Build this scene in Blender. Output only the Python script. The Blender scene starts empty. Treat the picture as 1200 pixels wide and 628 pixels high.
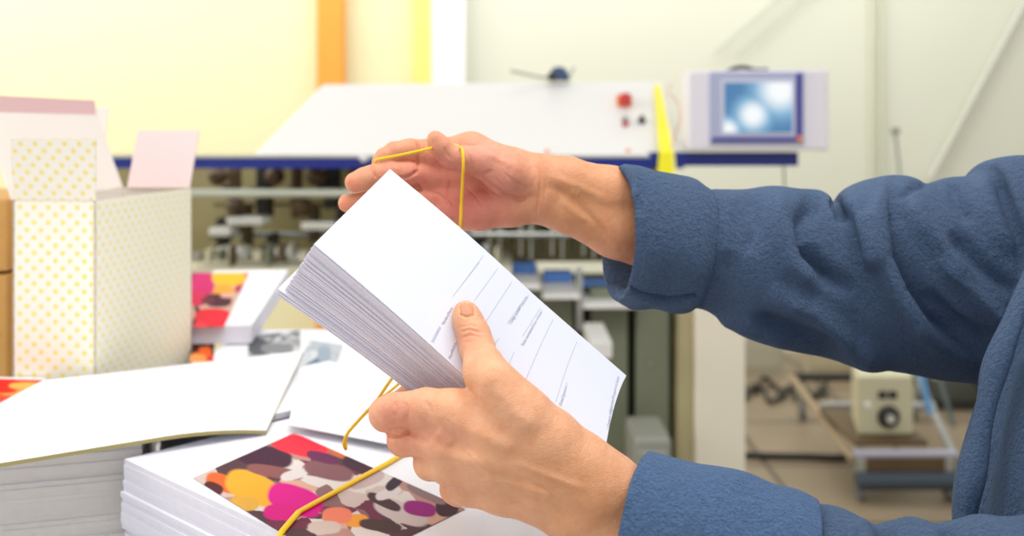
import bpy, bmesh, math, random
import numpy as np
from mathutils import Vector, Matrix, noise
import openvdb
C = bpy.context.scene.collection
PI = math.pi
EYE = 1.35          # eye height; the camera looks level along +Y with a lowered frame (rise/fall lens)
F = 1200.0
HZ = 150.0          # horizon row of the photograph
def P(px, py, Y):
    return Vector(((px-600.0)/F*Y, Y, EYE-(py-HZ)/F*Y))
def G(px, py, z):
    Y = (EYE-z)*F/(py-HZ)
    return P(px, py, Y)
def proj(co):
    co = np.asarray(co); Y = np.maximum(co[:,1], 1e-3)
    return np.stack([600+co[:,0]/Y*F, HZ+(EYE-co[:,2])/Y*F], 1)

# ------------------------------------------------------------------ materials
def lin(c):
    o = []
    for v in c[:3]:
        v = v/255.0
        o.append(v/12.92 if v <= .04045 else ((v+.055)/1.055)**2.4)
    return (o[0], o[1], o[2], 1.0)
_m = {}
def mat(name, rgb, rough=.5, metal=0, noise_amt=.06, nscale=8, bump=0, bscale=200, spec=.5, emit=None, sheen=0, sss=0, attr=None):
    if name in _m: return _m[name]
    m = bpy.data.materials.new(name); m.use_nodes = True
    nt = m.node_tree; N = nt.nodes; L = nt.links
    b = N['Principled BSDF']
    b.inputs['Roughness'].default_value = rough
    b.inputs['Metallic'].default_value = metal
    b.inputs['Specular IOR Level'].default_value = spec
    tc = N.new('ShaderNodeTexCoord')
    nz = N.new('ShaderNodeTexNoise'); nz.inputs['Scale'].default_value = nscale; nz.inputs['Detail'].default_value = 4
    L.new(tc.outputs['Object'], nz.inputs['Vector'])
    mr = N.new('ShaderNodeMapRange'); mr.inputs[3].default_value = 1-noise_amt; mr.inputs[4].default_value = 1+noise_amt
    mr.clamp = False
    L.new(nz.outputs['Fac'], mr.inputs[0])
    mx = N.new('ShaderNodeVectorMath'); mx.operation = 'SCALE'
    if attr:
        at = N.new('ShaderNodeAttribute'); at.attribute_name = attr; L.new(at.outputs['Color'], mx.inputs[0])
    else:
        mx.inputs[0].default_value = lin(rgb)[:3]
    L.new(mr.outputs[0], mx.inputs['Scale'])
    L.new(mx.outputs[0], b.inputs['Base Color'])
    if bump:
        n2 = N.new('ShaderNodeTexNoise'); n2.inputs['Scale'].default_value = bscale; n2.inputs['Detail'].default_value = 3
        L.new(tc.outputs['Object'], n2.inputs['Vector'])
        bp = N.new('ShaderNodeBump'); bp.inputs['Strength'].default_value = bump; bp.inputs['Distance'].default_value = .001
        L.new(n2.outputs['Fac'], bp.inputs['Height']); L.new(bp.outputs[0], b.inputs['Normal'])
    if emit:
        b.inputs['Emission Color'].default_value = lin(emit[0]); b.inputs['Emission Strength'].default_value = emit[1]
    if sheen:
        b.inputs['Sheen Tint'].default_value = (.45, .62, .9, 1)
        b.inputs['Sheen Weight'].default_value = sheen; b.inputs['Sheen Roughness'].default_value = .5
    if sss:
        b.inputs['Subsurface Weight'].default_value = sss
        b.inputs['Subsurface Radius'].default_value = (1, .35, .2)
        b.inputs['Subsurface Scale'].default_value = .006
    _m[name] = m
    return m

# ------------------------------------------------------------------ object helpers
def empty(name, loc, label, cat, group=None, kind=None):
    o = bpy.data.objects.new(name, None); C.objects.link(o); o.location = loc
    o.empty_display_size = .05
    tag(o, label, cat, group, kind); return o
def tag(o, label=None, cat=None, group=None, kind=None):
    if label: o['label'] = label
    if cat: o['category'] = cat
    if group: o['group'] = group
    if kind: o['kind'] = kind
    return o
def link_mesh(name, me, m, parent=None, smooth=False):
    o = bpy.data.objects.new(name, me); C.objects.link(o)
    for x in (m if isinstance(m, (list, tuple)) else [m]): me.materials.append(x)
    if smooth:
        for p in me.polygons: p.use_smooth = True
    if parent:
        o.parent = parent; o.matrix_parent_inverse = Matrix.Translation(-parent_loc(parent))
    return o
def parent_loc(p):
    return Vector((0, 0, 0)) if p.parent else Vector(p.location)
class MB:
    """collects shapes in world coordinates and links them as one mesh object"""
    def __init__(s): s.bm = bmesh.new()
    def box(s, a, b, bev=0.0, mi=0):
        a = Vector(a); b = Vector(b)
        lo = Vector([min(a[i], b[i]) for i in range(3)]); hi = Vector([max(a[i], b[i]) for i in range(3)])
        r = bmesh.ops.create_cube(s.bm, size=1)
        vs = r['verts']
        for v in vs: v.co = Vector([(lo[i]+hi[i])/2 + v.co[i]*(hi[i]-lo[i]) for i in range(3)])
        if bev: s._bev(vs, bev)
        for v in vs:
            if v.is_valid:
                for f in v.link_faces: f.material_index = mi
        return s
    def _bev(s, vs, bev, seg=2):
        es = list({e for v in vs for e in v.link_edges})
        bmesh.ops.bevel(s.bm, geom=es, offset=bev, segments=seg, affect='EDGES', profile=.5)
    def prism(s, front, back, bev=0.0):
        """front/back: matching rings of points"""
        f = [s.bm.verts.new(p) for p in front]; b = [s.bm.verts.new(p) for p in back]
        n = len(f)
        s.bm.faces.new(f); s.bm.faces.new(b[::-1])
        for i in range(n): s.bm.faces.new((f[i], b[i], b[(i+1) % n], f[(i+1) % n]))
        bmesh.ops.recalc_face_normals(s.bm, faces=s.bm.faces)
        if bev: s._bev(f+b, bev)
        return s
    def tube(s, pts, r, seg=12, cap=True, flat=None):
        pts = [Vector(p) for p in pts]; n = len(pts)
        rr = r if isinstance(r, (list, tuple)) else [r]*n
        rings = []; up = None
        for i, p in enumerate(pts):
            t = (pts[min(i+1, n-1)]-pts[max(i-1, 0)]).normalized()
            if up is None:
                up = Vector((0, 0, 1)) if abs(t.z) < .9 else Vector((0, 1, 0))
            x = t.cross(up).normalized(); y = x.cross(t).normalized(); up = y
            fx = flat if flat else 1.0
            rings.append([s.bm.verts.new(p + x*math.cos(a)*rr[i]*fx + y*math.sin(a)*rr[i]) for a in [2*PI*k/seg for k in range(seg)]])
        for i in range(n-1):
            for k in range(seg):
                s.bm.faces.new((rings[i][k], rings[i][(k+1) % seg], rings[i+1][(k+1) % seg], rings[i+1][k]))
        if cap:
            s.bm.faces.new(rings[0][::-1]); s.bm.faces.new(rings[-1])
        return s
    def lathe(s, c, axis, prof, seg=28):
        """prof: list of (distance along axis, radius)"""
        axis = Vector(axis).normalized(); c = Vector(c)
        up = Vector((0, 0, 1)) if abs(axis.z) < .9 else Vector((1, 0, 0))
        x = axis.cross(up).normalized(); y = axis.cross(x)
        rings = [[s.bm.verts.new(c+axis*d+(x*math.cos(2*PI*k/seg)+y*math.sin(2*PI*k/seg))*max(r, 1e-5)) for k in range(seg)] for d, r in prof]
        for i in range(len(rings)-1):
            for k in range(seg): s.bm.faces.new((rings[i][k], rings[i][(k+1) % seg], rings[i+1][(k+1) % seg], rings[i+1][k]))
        s.bm.faces.new(rings[0][::-1]); s.bm.faces.new(rings[-1])
        return s
    def grid(s, fn, nu, nv):
        vs = [[s.bm.verts.new(fn(i/nu, j/nv)) for j in range(nv+1)] for i in range(nu+1)]
        for i in range(nu):
            for j in range(nv): s.bm.faces.new((vs[i][j], vs[i+1][j], vs[i+1][j+1], vs[i][j+1]))
        return s
    def slab(s, fn, th, nu, nv):
        """closed curved sheet: fn(u,v,k) with k=0 for the face and 1 for the back"""
        A = [[s.bm.verts.new(fn(i/nu, j/nv, 0)) for j in range(nv+1)] for i in range(nu+1)]
        B = [[s.bm.verts.new(fn(i/nu, j/nv, 1)) for j in range(nv+1)] for i in range(nu+1)]
        for i in range(nu):
            for j in range(nv):
                s.bm.faces.new((A[i][j], A[i+1][j], A[i+1][j+1], A[i][j+1]))
                s.bm.faces.new((B[i][j], B[i][j+1], B[i+1][j+1], B[i+1][j]))
        for i in range(nu):
            s.bm.faces.new((A[i][0], B[i][0], B[i+1][0], A[i+1][0])); s.bm.faces.new((A[i][nv], A[i+1][nv], B[i+1][nv], B[i][nv]))
        for j in range(nv):
            s.bm.faces.new((A[0][j], A[0][j+1], B[0][j+1], B[0][j])); s.bm.faces.new((A[nu][j], B[nu][j], B[nu][j+1], A[nu][j+1]))
        return s
    def build(s, name, m, parent=None, smooth=False, recalc=True, angle=None):
        if recalc: bmesh.ops.recalc_face_normals(s.bm, faces=s.bm.faces)
        me = bpy.data.meshes.new(name); s.bm.to_mesh(me); s.bm.free()
        o = link_mesh(name, me, m, parent, smooth)
        if angle and smooth:
            try: me.set_sharp_from_angle(angle=math.radians(angle))
            except Exception: pass
        return o
def structure(o):
    o['kind'] = 'structure'; return o

# ------------------------------------------------------------------ distance-field modelling
def smin(a, b, k):
    h = np.clip(.5+.5*(b-a)/k, 0, 1)
    return b*(1-h)+a*h-k*h*(1-h)
class Field:
    def __init__(s, lo, hi, h):
        s.lo = np.array(lo, float); s.h = h
        s.n = np.ceil((np.array(hi)-s.lo)/h).astype(int)+1
    def new(s): return np.full(tuple(s.n), .03, np.float32)
    def cap(s, arr, a, b, ra, rb, k):
        a = np.array(a, float); b = np.array(b, float); m = max(ra, rb)+.012+k
        i0 = np.clip(np.floor((np.minimum(a, b)-m-s.lo)/s.h).astype(int), 0, s.n-1)
        i1 = np.clip(np.ceil((np.maximum(a, b)+m-s.lo)/s.h).astype(int), 1, s.n)
        if np.any(i1 <= i0): return
        sl = tuple(slice(i0[j], i1[j]) for j in range(3))
        x = [((s.lo[j]+np.arange(i0[j], i1[j])*s.h)-a[j]).astype(np.float32) for j in range(3)]
        X = x[0][:, None, None]; Y = x[1][None, :, None]; Z = x[2][None, None, :]
        ba = b-a; L = max(float(ba@ba), 1e-12)
        t = np.clip((X*ba[0]+Y*ba[1]+Z*ba[2])/L, 0, 1)
        d = np.sqrt((X-t*ba[0])**2+(Y-t*ba[1])**2+(Z-t*ba[2])**2)-(ra+t*(rb-ra))
        d = np.minimum(d, .03)
        arr[sl] = smin(arr[sl], d.astype(np.float32), k)
    def chain(s, arr, pts, k):
        """pts: (Vector, radius)"""
        for (a, ra), (b, rb) in zip(pts[:-1], pts[1:]): s.cap(arr, a, b, ra, rb, k)
    def carve_stack(s, arr, gap=.0003):
        """keeps flesh out of the held stack, so fingers lie against it"""
        x = [(s.lo[j]+np.arange(s.n[j])*s.h).astype(np.float32) for j in range(3)]
        X = x[0][:, None, None]-A.x; Y = x[1][None, :, None]-A.y; Z = x[2][None, None, :]-A.z
        u = X*U.x+Y*U.y+Z*U.z; v = X*S.x+Y*S.y+Z*S.z; w = X*T.x+Y*T.y+Z*T.z
        un = np.clip(u/LONG, 0, 1); tk = .083*(1-un)**1.3*.42+.048
        lift = -.0024*np.sin(PI*np.minimum(1, un/.62))
        rr = np.clip((un-.62)/.38, 0, 1); vv = np.clip(v/SHORT, 0, 1.05)
        lift = lift-.0165*vv**2*rr**2-.0014*(rr > 0)
        d = np.maximum(np.maximum(-.004-u, u-LONG-.027*vv**1.6-.001), np.maximum(np.maximum(-v-.001, v-SHORT-.004-.018*rr**2), np.maximum(lift-w, w-tk-.001)))-gap
        return np.maximum(arr, -d)
    def mesh(s, arr):
        g = openvdb.FloatGrid(.03); g.copyFromArray(np.ascontiguousarray(arr.astype(np.float64)), tolerance=0.0)
        co, q = g.convertToQuads(isovalue=0.0)
        co = np.array(co, float)*s.h+s.lo; q = np.array(q, int)
        v0, v1, v2, v3 = (co[q[:, i]] for i in range(4))
        vol = (np.cross(v2-v0, v3-v1)*(v0+v1+v2+v3-4*co.mean(0))).sum()
        if vol < 0: q = q[:, ::-1]
        return co, q
def normals(co, q):
    n = np.zeros_like(co)
    fn = np.cross(co[q[:, 2]]-co[q[:, 0]], co[q[:, 3]]-co[q[:, 1]])
    for i in range(4): np.add.at(n, q[:, i], fn)
    return n/np.maximum(np.linalg.norm(n, axis=1, keepdims=True), 1e-12)
def smooth_co(co, q, it=2, f=.5):
    e = np.concatenate([q[:, [0, 1]], q[:, [1, 2]], q[:, [2, 3]], q[:, [3, 0]]])
    cnt = np.zeros(len(co)); np.add.at(cnt, e[:, 0], 1); np.add.at(cnt, e[:, 1], 1)
    for _ in range(it):
        s = np.zeros_like(co); np.add.at(s, e[:, 0], co[e[:, 1]]); np.add.at(s, e[:, 1], co[e[:, 0]])
        co = co+(s/np.maximum(cnt, 1)[:, None]-co)*f
    return co
def pdist(p, pts, signed=False):
    """distance of pixel points to a polyline, taper factor along it"""
    best = np.full(len(p), 1e9); tt = np.zeros(len(p)); sg = np.ones(len(p))
    pts = np.array(pts, float); n = len(pts)-1
    for i in range(n):
        a = pts[i]; ba = pts[i+1]-a; t = np.clip(((p-a)@ba)/max(ba@ba, 1e-9), 0, 1)
        r = p-a-t[:, None]*ba; d = np.linalg.norm(r, axis=1); m = d < best
        best[m] = d[m]; tt[m] = (i+t[m])/n
        c = ba[0]*r[:, 1]-ba[1]*r[:, 0]; sg[m] = np.sign(c[m])
    return best, tt, sg
def crease(co, q, strokes, passes=1):
    """strokes: (pixel polyline, width px, height in mm, taper 0/1, side) pushes the surface that faces the viewer along its normal"""
    for (pts, w, h, *ex) in strokes:
        taper = ex[0] if ex else 1
        side = ex[1] if len(ex) > 1 else 0       # one-sided: +1/-1 gives a long soft slope on that side and a sharp drop on the other
        nr = normals(co, q)
        view = np.array([0, 0, EYE])-co; view /= np.linalg.norm(view, axis=1, keepdims=True)
        fc = np.clip(((nr*view).sum(1)+.15)/.3, 0, 1)
        d, t, sg = pdist(proj(co), pts)
        if side:
            ww = np.where(sg*side > 0, w*2.6, w*.55)
        else: ww = w
        a = np.exp(-(d/ww)**2)
        if taper: a = a*np.clip(np.minimum(t, 1-t)*5+.05, 0, 1)
        co = co+nr*(a*fc*h*.001)[:, None]
    return co
def np_mesh(name, parts, m, parent=None, colors=None):
    """parts: list of (co, quads)"""
    off = 0; cs = []; qs = []
    for co, q in parts: cs.append(co); qs.append(q+off); off += len(co)
    co = np.concatenate(cs); q = np.concatenate(qs)
    me = bpy.data.meshes.new(name)
    me.vertices.add(len(co)); me.vertices.foreach_set('co', co.astype(np.float32).ravel())
    me.loops.add(len(q)*4); me.loops.foreach_set('vertex_index', q.astype(np.int32).ravel())
    me.polygons.add(len(q)); me.polygons.foreach_set('loop_start', (np.arange(len(q))*4).astype(np.int32))
    me.update(calc_edges=True); me.validate()
    if colors is not None:
        ca = me.color_attributes.new('paint', 'FLOAT_COLOR', 'POINT')
        ca.data.foreach_set('color', np.concatenate([colors, np.ones((len(colors), 1))], 1).astype(np.float32).ravel())
    return link_mesh(name, me, m, parent, True)
def rings_mesh(rings, close_ends=False):
    """rings: array (n, seg, 3) -> co, quads"""
    R = np.array(rings); n, s, _ = R.shape; co = R.reshape(-1, 3)
    i = np.arange(n-1)[:, None]; k = np.arange(s)[None, :]
    q = np.stack([i*s+k, i*s+(k+1) % s, (i+1)*s+(k+1) % s, (i+1)*s+k], -1).reshape(-1, 4)
    v0, v1, v2, v3 = (co[q[:, j]] for j in range(4))
    if (np.cross(v2-v0, v3-v1)*(v0+v1+v2+v3-4*np.repeat(R.mean(1), s, 0)[q[:, 0]])).sum() < 0: q = q[:, ::-1]
    return co, q
def interp_st(st, n):
    """Catmull-Rom resampling of station rows"""
    st = np.array(st, float); m = len(st)
    d = np.r_[0, np.cumsum(np.linalg.norm(np.diff(st[:, :3], axis=0), axis=1)+1e-3)]
    x = np.linspace(0, d[-1], n); out = np.zeros((n, st.shape[1]))
    sl = np.gradient(st, d, axis=0)
    j = np.clip(np.searchsorted(d, x, side='right')-1, 0, m-2)
    h = d[j+1]-d[j]; t = (x-d[j])/h
    for c in range(st.shape[1]):
        p0, p1, m0, m1 = st[j, c], st[j+1, c], sl[j, c]*h, sl[j+1, c]*h
        out[:, c] = (2*t**3-3*t**2+1)*p0+(t**3-2*t**2+t)*m0+(-2*t**3+3*t**2)*p1+(t**3-t**2)*m1
    return out
def sleeve(st, n=260, seg=220):
    """st rows: top px,py, bottom px,py, depth Y, depth radius factor, near-side shift px"""
    rows = interp_st(st, n); R = []
    th = np.linspace(0, 2*PI, seg, endpoint=False)
    for r in rows:
        Y = r[4]; a = np.array(P(r[0], r[1], Y)); b = np.array(P(r[2], r[3], Y))
        c = (a+b)/2; h = (a-b)/2; dr = np.linalg.norm(h)*r[5]
        d = np.array([-r[6]/F*Y, dr, 0])
        R.append(c+np.cos(th)[:, None]*h+np.sin(th)[:, None]*d)
    return rings_mesh(R)
def color_blobs(px, base, blobs):
    col = np.tile(np.array(lin(base)[:3]), (len(px), 1))
    for (x, y, rx, ry, c, a) in blobs:
        w = a*np.exp(-(((px[:, 0]-x)/rx)**2+((px[:, 1]-y)/ry)**2))
        col = col*(1-w[:, None])+np.array(lin(c)[:3])*w[:, None]
    return col
# ================================================================== the held stack of forms
A = P(457, 198, .742); B = P(734, 440, .735); Cc = P(370, 288, .684)
U = (B-A); LONG = U.length; U.normalize()
S = (Cc-A); S -= U*S.dot(U); SHORT = S.length; S.normalize()
T = U.cross(S)
if T.y < 0: T = -T
def thick(u):                       # stack is pinched at the hand (u about .6) and fans open at the far end
    u = max(-.1, min(1.0, u))
    return .083*(1-u)**1.3*.42+.048
def surf(u, s, d=0.0, curl=1.0):
    """point of the front form: u 0..1 along the long edge, s 0..1 across, d metres behind the face"""
    p = A + U*(u*LONG) + S*(s*SHORT) + T*d
    r = max(0.0, (u-.62)/.38)
    p = p + U*(.024*curl*(s**1.6)*r**1.5) + Vector((0, -1, -.1))*(.020*curl*s*s*r*r)
    p = p - T*(.0024*math.sin(PI*min(1, u/.62)))
    return p
def hit(px, py):
    """(u, s) on the flat front face under a pixel"""
    o = Vector((0, 0, EYE)); d = P(px, py, 1.0)-o
    k = (A-o).dot(T)/d.dot(T); q = o+d*k-A
    return q.dot(U)/LONG, q.dot(S)/SHORT
paper = mat('white_form_paper', (224, 229, 244), .55, noise_amt=.01)
paper_edge = mat('form_edge_paper', (230, 228, 242), .7, noise_amt=.05, nscale=300)
ink = mat('grey_print_ink', (156, 160, 176), .6, noise_amt=.02)
ink2 = mat('pale_print_line', (176, 181, 200), .6, noise_amt=.02)
NF = 44
rng = random.Random(5)
G_HELD = 'white printed forms fanned in the held stack'
for i in range(NF):
    f = i/(NF-1)
    jit_u = rng.uniform(-.0004, .0004); jit_s = rng.uniform(-.0008, .0008); jd = rng.uniform(-.00004, .00004)
    if i >= NF-5: jit_u -= .004; jit_s += .0025*rng.uniform(.6, 1.2)
    if i == 0: jit_u = jit_s = jd = 0
    th = .00075
    wav = rng.uniform(-.00004, .00004)
    def fn(u, v, k, f=f, i=i, jit_u=jit_u, jit_s=jit_s, jd=jd):
        u = u + jit_u*(1 if u < .5 else -1.0*(i > 0))/LONG
        d = thick(u)*f + (.80*thick(u)/(NF-1) if k else 0) + jd*(1-u)
        c = 1.0 if i == 0 else max(0, .55-.4*f)
        return surf(u, v, d, c) + S*jit_s
    mb = MB().slab(fn, th, 28, 14 if i == 0 else 5)
    if i == 0:
        o = mb.build('printed_form', [paper], smooth=True, angle=40)
        front = o
        tag(o, 'front form of the held stack, printed side up under the thumb', 'form')
    else:
        o = mb.build('printed_form', [paper_edge], smooth=True, angle=40)
        if i == NF-1: tag(o, 'lowest form of the held stack, its end sticking out at lower left', 'form', G_HELD)
        else: tag(o, 'white form packed behind the front form in the held fanned stack', 'form', G_HELD)
def on_form(name, polys, m, lift):
    """polys: lists of (u,s) points printed on the front form"""
    mb = MB()
    for pl in polys:
        vs = [mb.bm.verts.new(surf(u, s, -lift)) for u, s in pl]
        mb.bm.faces.new(vs)
    return mb.build(name, m, front)
lines = [((540,335),(565,301)), ((555,353),(582,316)), ((567,380),(599,331)), ((594,380),(616,348)), ((612,394),(633,361)),
         ((613,443),(648,374)), ((645,464),(676,400)), ((578,405),(585,396)), ((596,425),(602,412)), ((529,349),(560,309)), ((505,400),(514,383))]
pl = []
for a, b in lines:
    ua, sa = hit(*a); ub, sb = hit(*b); w = .00014/LONG
    n = 6
    for k in range(n):
        u0, s0 = ua+(ub-ua)*k/n, sa+(sb-sa)*k/n; u1, s1 = ua+(ub-ua)*(k+1)/n, sa+(sb-sa)*(k+1)/n
        pl.append([(u0-w, s0), (u1-w, s1), (u1+w, s1), (u0+w, s0)])
on_form('ruled_lines', pl, ink2, .0002)
def write_on_form(text, a, b, size, m):
    cu = bpy.data.curves.new('t', 'FONT'); cu.body = text; cu.size = 1.0; cu.resolution_u = 2
    t = bpy.data.objects.new('t', cu); C.objects.link(t)
    dg = bpy.context.evaluated_depsgraph_get(); me = bpy.data.meshes.new_from_object(t.evaluated_get(dg))
    bpy.data.objects.remove(t)
    w = max(v.co.x for v in me.vertices)
    ua, sa = hit(*a); ub, sb = hit(*b)
    pa = Vector((ua*LONG, sa*SHORT)); pb = Vector((ub*LONG, sb*SHORT)); e = pb-pa; sc = e.length/w; e.normalize()
    up = Vector((-abs(e.y), e.x)) if e.y < 0 else Vector((e.y, -e.x))
    up = Vector((e.y, -e.x))
    if up.x > 0: up = -up
    for v in me.vertices:
        q = pa+e*(v.co.x*sc)+up*(v.co.y*size-.0013)
        v.co = surf(q.x/LONG, q.y/SHORT, -.0002)
    return link_mesh('printed_text', me, m, front)
write_on_form('Código postal', (597,379), (608,361), .0031, ink)
write_on_form('/Postcode •', (608,361), (619,345), .0031, ink2)
write_on_form('Fecha nacimiento', (611,404), (623,383), .0031, ink)
write_on_form('/Date of birth •', (623,383), (635,363), .0031, ink2)
write_on_form('Firma', (649,467), (652.5,460), .0031, ink)
write_on_form('/Signature •', (652.5,460), (660,445), .0031, ink2)
write_on_form('• Campos obligatorios', (701,491), (714,464), .0031, ink)
write_on_form('/Required field', (714,464), (724,441), .0031, ink2)
write_on_form('Nombre/Name', (517,381), (528,361), .0031, ink)
write_on_form('Domicilio/Address', (505,402), (514,384), .0028, ink2)
write_on_form('Apellidos', (525,421), (532,402), .0028, ink)

# ================================================================== the person
def px_m(r, Y): return r/F*Y
def J(px, py, Y, r): return (P(px, py, Y), px_m(r, Y))
skin = mat('skin', (226, 170, 136), .46, noise_amt=.05, nscale=45, bump=0, spec=.4, sss=.07, attr='paint')
def skin_detail(m):
    nt = m.node_tree; N = nt.nodes; L = nt.links; b = N['Principled BSDF']; tc = N.new('ShaderNodeTexCoord')
    src = b.inputs['Base Color'].links[0].from_socket
    n1 = N.new('ShaderNodeTexNoise'); n1.inputs['Scale'].default_value = 110; n1.inputs['Detail'].default_value = 6; n1.inputs['Roughness'].default_value = .65; L.new(tc.outputs['Object'], n1.inputs['Vector'])
    r1 = N.new('ShaderNodeMapRange'); r1.inputs[1].default_value = .38; r1.inputs[2].default_value = .68; r1.inputs[3].default_value = 0; r1.inputs[4].default_value = .42; L.new(n1.outputs['Fac'], r1.inputs[0])
    mx = N.new('ShaderNodeMix'); mx.data_type = 'RGBA'; mx.blend_type = 'MULTIPLY'; mx.inputs[7].default_value = (.88, .62, .55, 1)
    L.new(r1.outputs[0], mx.inputs[0]); L.new(src, mx.inputs[6]); L.new(mx.outputs[2], b.inputs['Base Color'])
    vo = N.new('ShaderNodeTexVoronoi'); vo.feature = 'DISTANCE_TO_EDGE'; vo.inputs['Scale'].default_value = 620; L.new(tc.outputs['Object'], vo.inputs['Vector'])
    vr = N.new('ShaderNodeMapRange'); vr.inputs[2].default_value = .25; L.new(vo.outputs[0], vr.inputs[0])
    n2 = N.new('ShaderNodeTexNoise'); n2.inputs['Scale'].default_value = 190; n2.inputs['Detail'].default_value = 5; L.new(tc.outputs['Object'], n2.inputs['Vector'])
    ad = N.new('ShaderNodeMath'); ad.operation = 'MULTIPLY_ADD'; ad.inputs[1].default_value = .22; L.new(vr.outputs[0], ad.inputs[0]); L.new(n2.outputs['Fac'], ad.inputs[2])
    bp = N.new('ShaderNodeBump'); bp.inputs['Strength'].default_value = .6; bp.inputs['Distance'].default_value = .0011; L.new(ad.outputs[0], bp.inputs['Height']); L.new(bp.outputs[0], b.inputs['Normal'])
skin_detail(skin)
hands = []
def creaseG(co, q, st):
    return crease(co, q, [(a[0], a[1], a[2]*HG)+tuple(a[3:]) for a in st])
# right hand: palm towards the viewer, thumb up, fingers pointing left behind the stack
YR = .830
f = Field((-.17, .74, 1.22), (.19, .91, 1.36), .00085)
palm = f.new()
for ch in [
    [J(800,248,YR+.03,40), J(716,229,YR+.012,33), J(660,213,YR+.003,29), J(632,208,YR,26), J(602,197,YR-.002,22), J(552,176,YR+.002,20), J(505,181,YR+.002,17)],
    [J(800,290,YR+.03,42), J(722,266,YR+.012,35), J(660,243,YR+.003,27), J(632,235,YR,25), J(600,240,YR-.004,24), J(560,246,YR-.004,23), J(515,253,YR,17)],
    [J(632,222,YR,26), J(580,212,YR+.006,19), J(500,206,YR+.004,16)],
    [J(632,228,YR,25), J(580,230,YR+.006,19), J(500,233,YR+.004,16)],
]: f.chain(palm, ch, .007)
th = f.new()
f.chain(th, [J(618,214,YR-.010,20), J(592,204,YR-.017,25), J(566,190,YR-.022,19), J(545,186,YR-.027,14.5), J(528,184,YR-.030,13), J(516,172,YR-.033,12.5), J(510.5,163.5,YR-.034,10.5)], .004)
fing = [
    [J(505,180,YR+.002,16), J(480,176,YR-.004,13.5), J(462,178,YR-.008,12), J(450,184,YR-.012,10.5), J(444,190,YR-.014,8.5)],
    [J(502,207,YR+.002,16), J(478,203,YR-.008,14), J(456,202,YR-.013,13.2), J(436,206,YR-.019,12.6), J(427,209.5,YR-.021,13), J(416,213.5,YR-.023,12)],
    [J(500,234,YR+.002,16), J(475,233,YR-.006,13), J(452,233,YR-.010,12.8), J(430,236,YR-.014,12), J(407,238,YR-.018,10.8)],
    [J(512,256,YR,14), J(480,262,YR-.006,12), J(458,265,YR-.010,11), J(442,266,YR-.013,10), J(428,264,YR-.016,8.5)],
]
FF = f.new()
for ch in fing:
    g = f.new(); f.chain(g, ch, .002); FF = smin(FF, g, .0012)
tot = smin(palm, FF, .005); tot = f.carve_stack(smin(tot, th, .0045))
HG = 1.5
co, q = f.mesh(tot); co = smooth_co(co, q, 2)
co = creaseG(co, q, [
    ([(556,201),(575,218),(595,230),(610,234),(624,229)], 2.2, -1.6),          # edge of the ball of the thumb
    ([(553,203),(566,205),(578,199)], 2, -.9), ([(541,215),(556,228),(568,246)], 1.6, -.7), ([(528,208),(524,232),(530,254)], 1.8, -.7),
    ([(498,222),(515,228),(534,246)], 2, -.7),
    ([(489,163),(491,178),(490,197)], 1.6, -1.3), ([(465,209),(480,207),(491,199)], 1.8, -1.6), ([(487,215),(492,222),(492,224)], 2, -1.4), ([(436,191),(438,201),(441,209)], 1.4, -1.1),
    ([(466,190),(469,199),(469,207)], 1.3, -.7), ([(500,163),(497,180),(500,196)], 2, -.6),
    ([(631,190),(634,210),(632,232),(628,258)], 1.5, -.7), ([(636,188),(640,210),(638,236)], 1.5, -.5),
    ([(640,215),(670,232),(700,262),(716,292)], 5, -1.1), ([(640,205),(680,220),(718,240)], 5, .7), ([(655,235),(690,262)], 5, .6),
    ([(668,224),(680,229)], 4, .7), ([(520,172),(523,180),(530,187)], 1.5, -.6), ([(546,172),(552,190),(556,201)], 1.6, -.5),
    ([(580,208),(592,221),(606,230)], 1.5, -.4), ([(590,202),(604,214),(618,220)], 1.5, -.4), ([(572,180),(590,188),(600,196)], 4, .6),
    ([(507,151.5),(513,152),(518,159)], 1.2, -.5)])
px = proj(co)
nr = normals(co, q)
col = color_blobs(px, (228,163,124), [
    (545,240,60,40,(222,132,118),.9), (470,205,45,30,(224,152,124),.55), (500,205,40,22,(220,138,122),.6), (560,176,40,16,(232,168,146),.7), (590,212,28,22,(220,148,132),.8), (560,190,24,12,(222,148,132),.6),
    (411,216,10,9,(232,142,112),.7), (405,240,10,9,(232,140,112),.7), (520,190,14,12,(214,128,118),.5), (512,166,9,12,(212,136,118),.45),
    (500,250,30,16,(216,128,110),.5), (690,240,60,50,(222,164,116),.7), (690,262,20,16,(200,140,92),.3), (404,222,3,4,(236,200,120),.6)])
hands.append((co, q, col))

# left hand: back towards the viewer, thumb on the front form, fingers curled round the bottom edge
def yface(x, y):
    u, s = hit(x, y); return surf(u, s).y
f = Field((-.115, .60, 1.035), (.17, .80, 1.265), .00085)
palm = f.new()
for ch in [
    [J(568,440,.662,24), J(590,466,.658,29), J(611,487,.657,33), J(645,516,.660,34), J(678,546,.664,37), J(712,572,.668,39), J(790,640,.675,47)],
    [J(532,484,.664,24), J(580,504,.659,29), J(625,520,.660,33), J(690,560,.664,38)],
    [J(520,514,.666,24), J(570,528,.661,29), J(640,548,.662,33), J(690,570,.664,37)],
    [J(530,545,.672,24), J(580,548,.666,30), J(640,562,.665,33), J(690,575,.664,37)],
    [J(552,570,.680,22), J(590,570,.674,30), J(635,580,.670,32), J(672,598,.668,36), J(720,626,.670,42), J(780,680,.675,46)],
]: f.chain(palm, ch, .008)
th = f.new()
yt = lambda x, y, r: yface(x, y)-px_m(r, .68)*1.02
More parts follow.
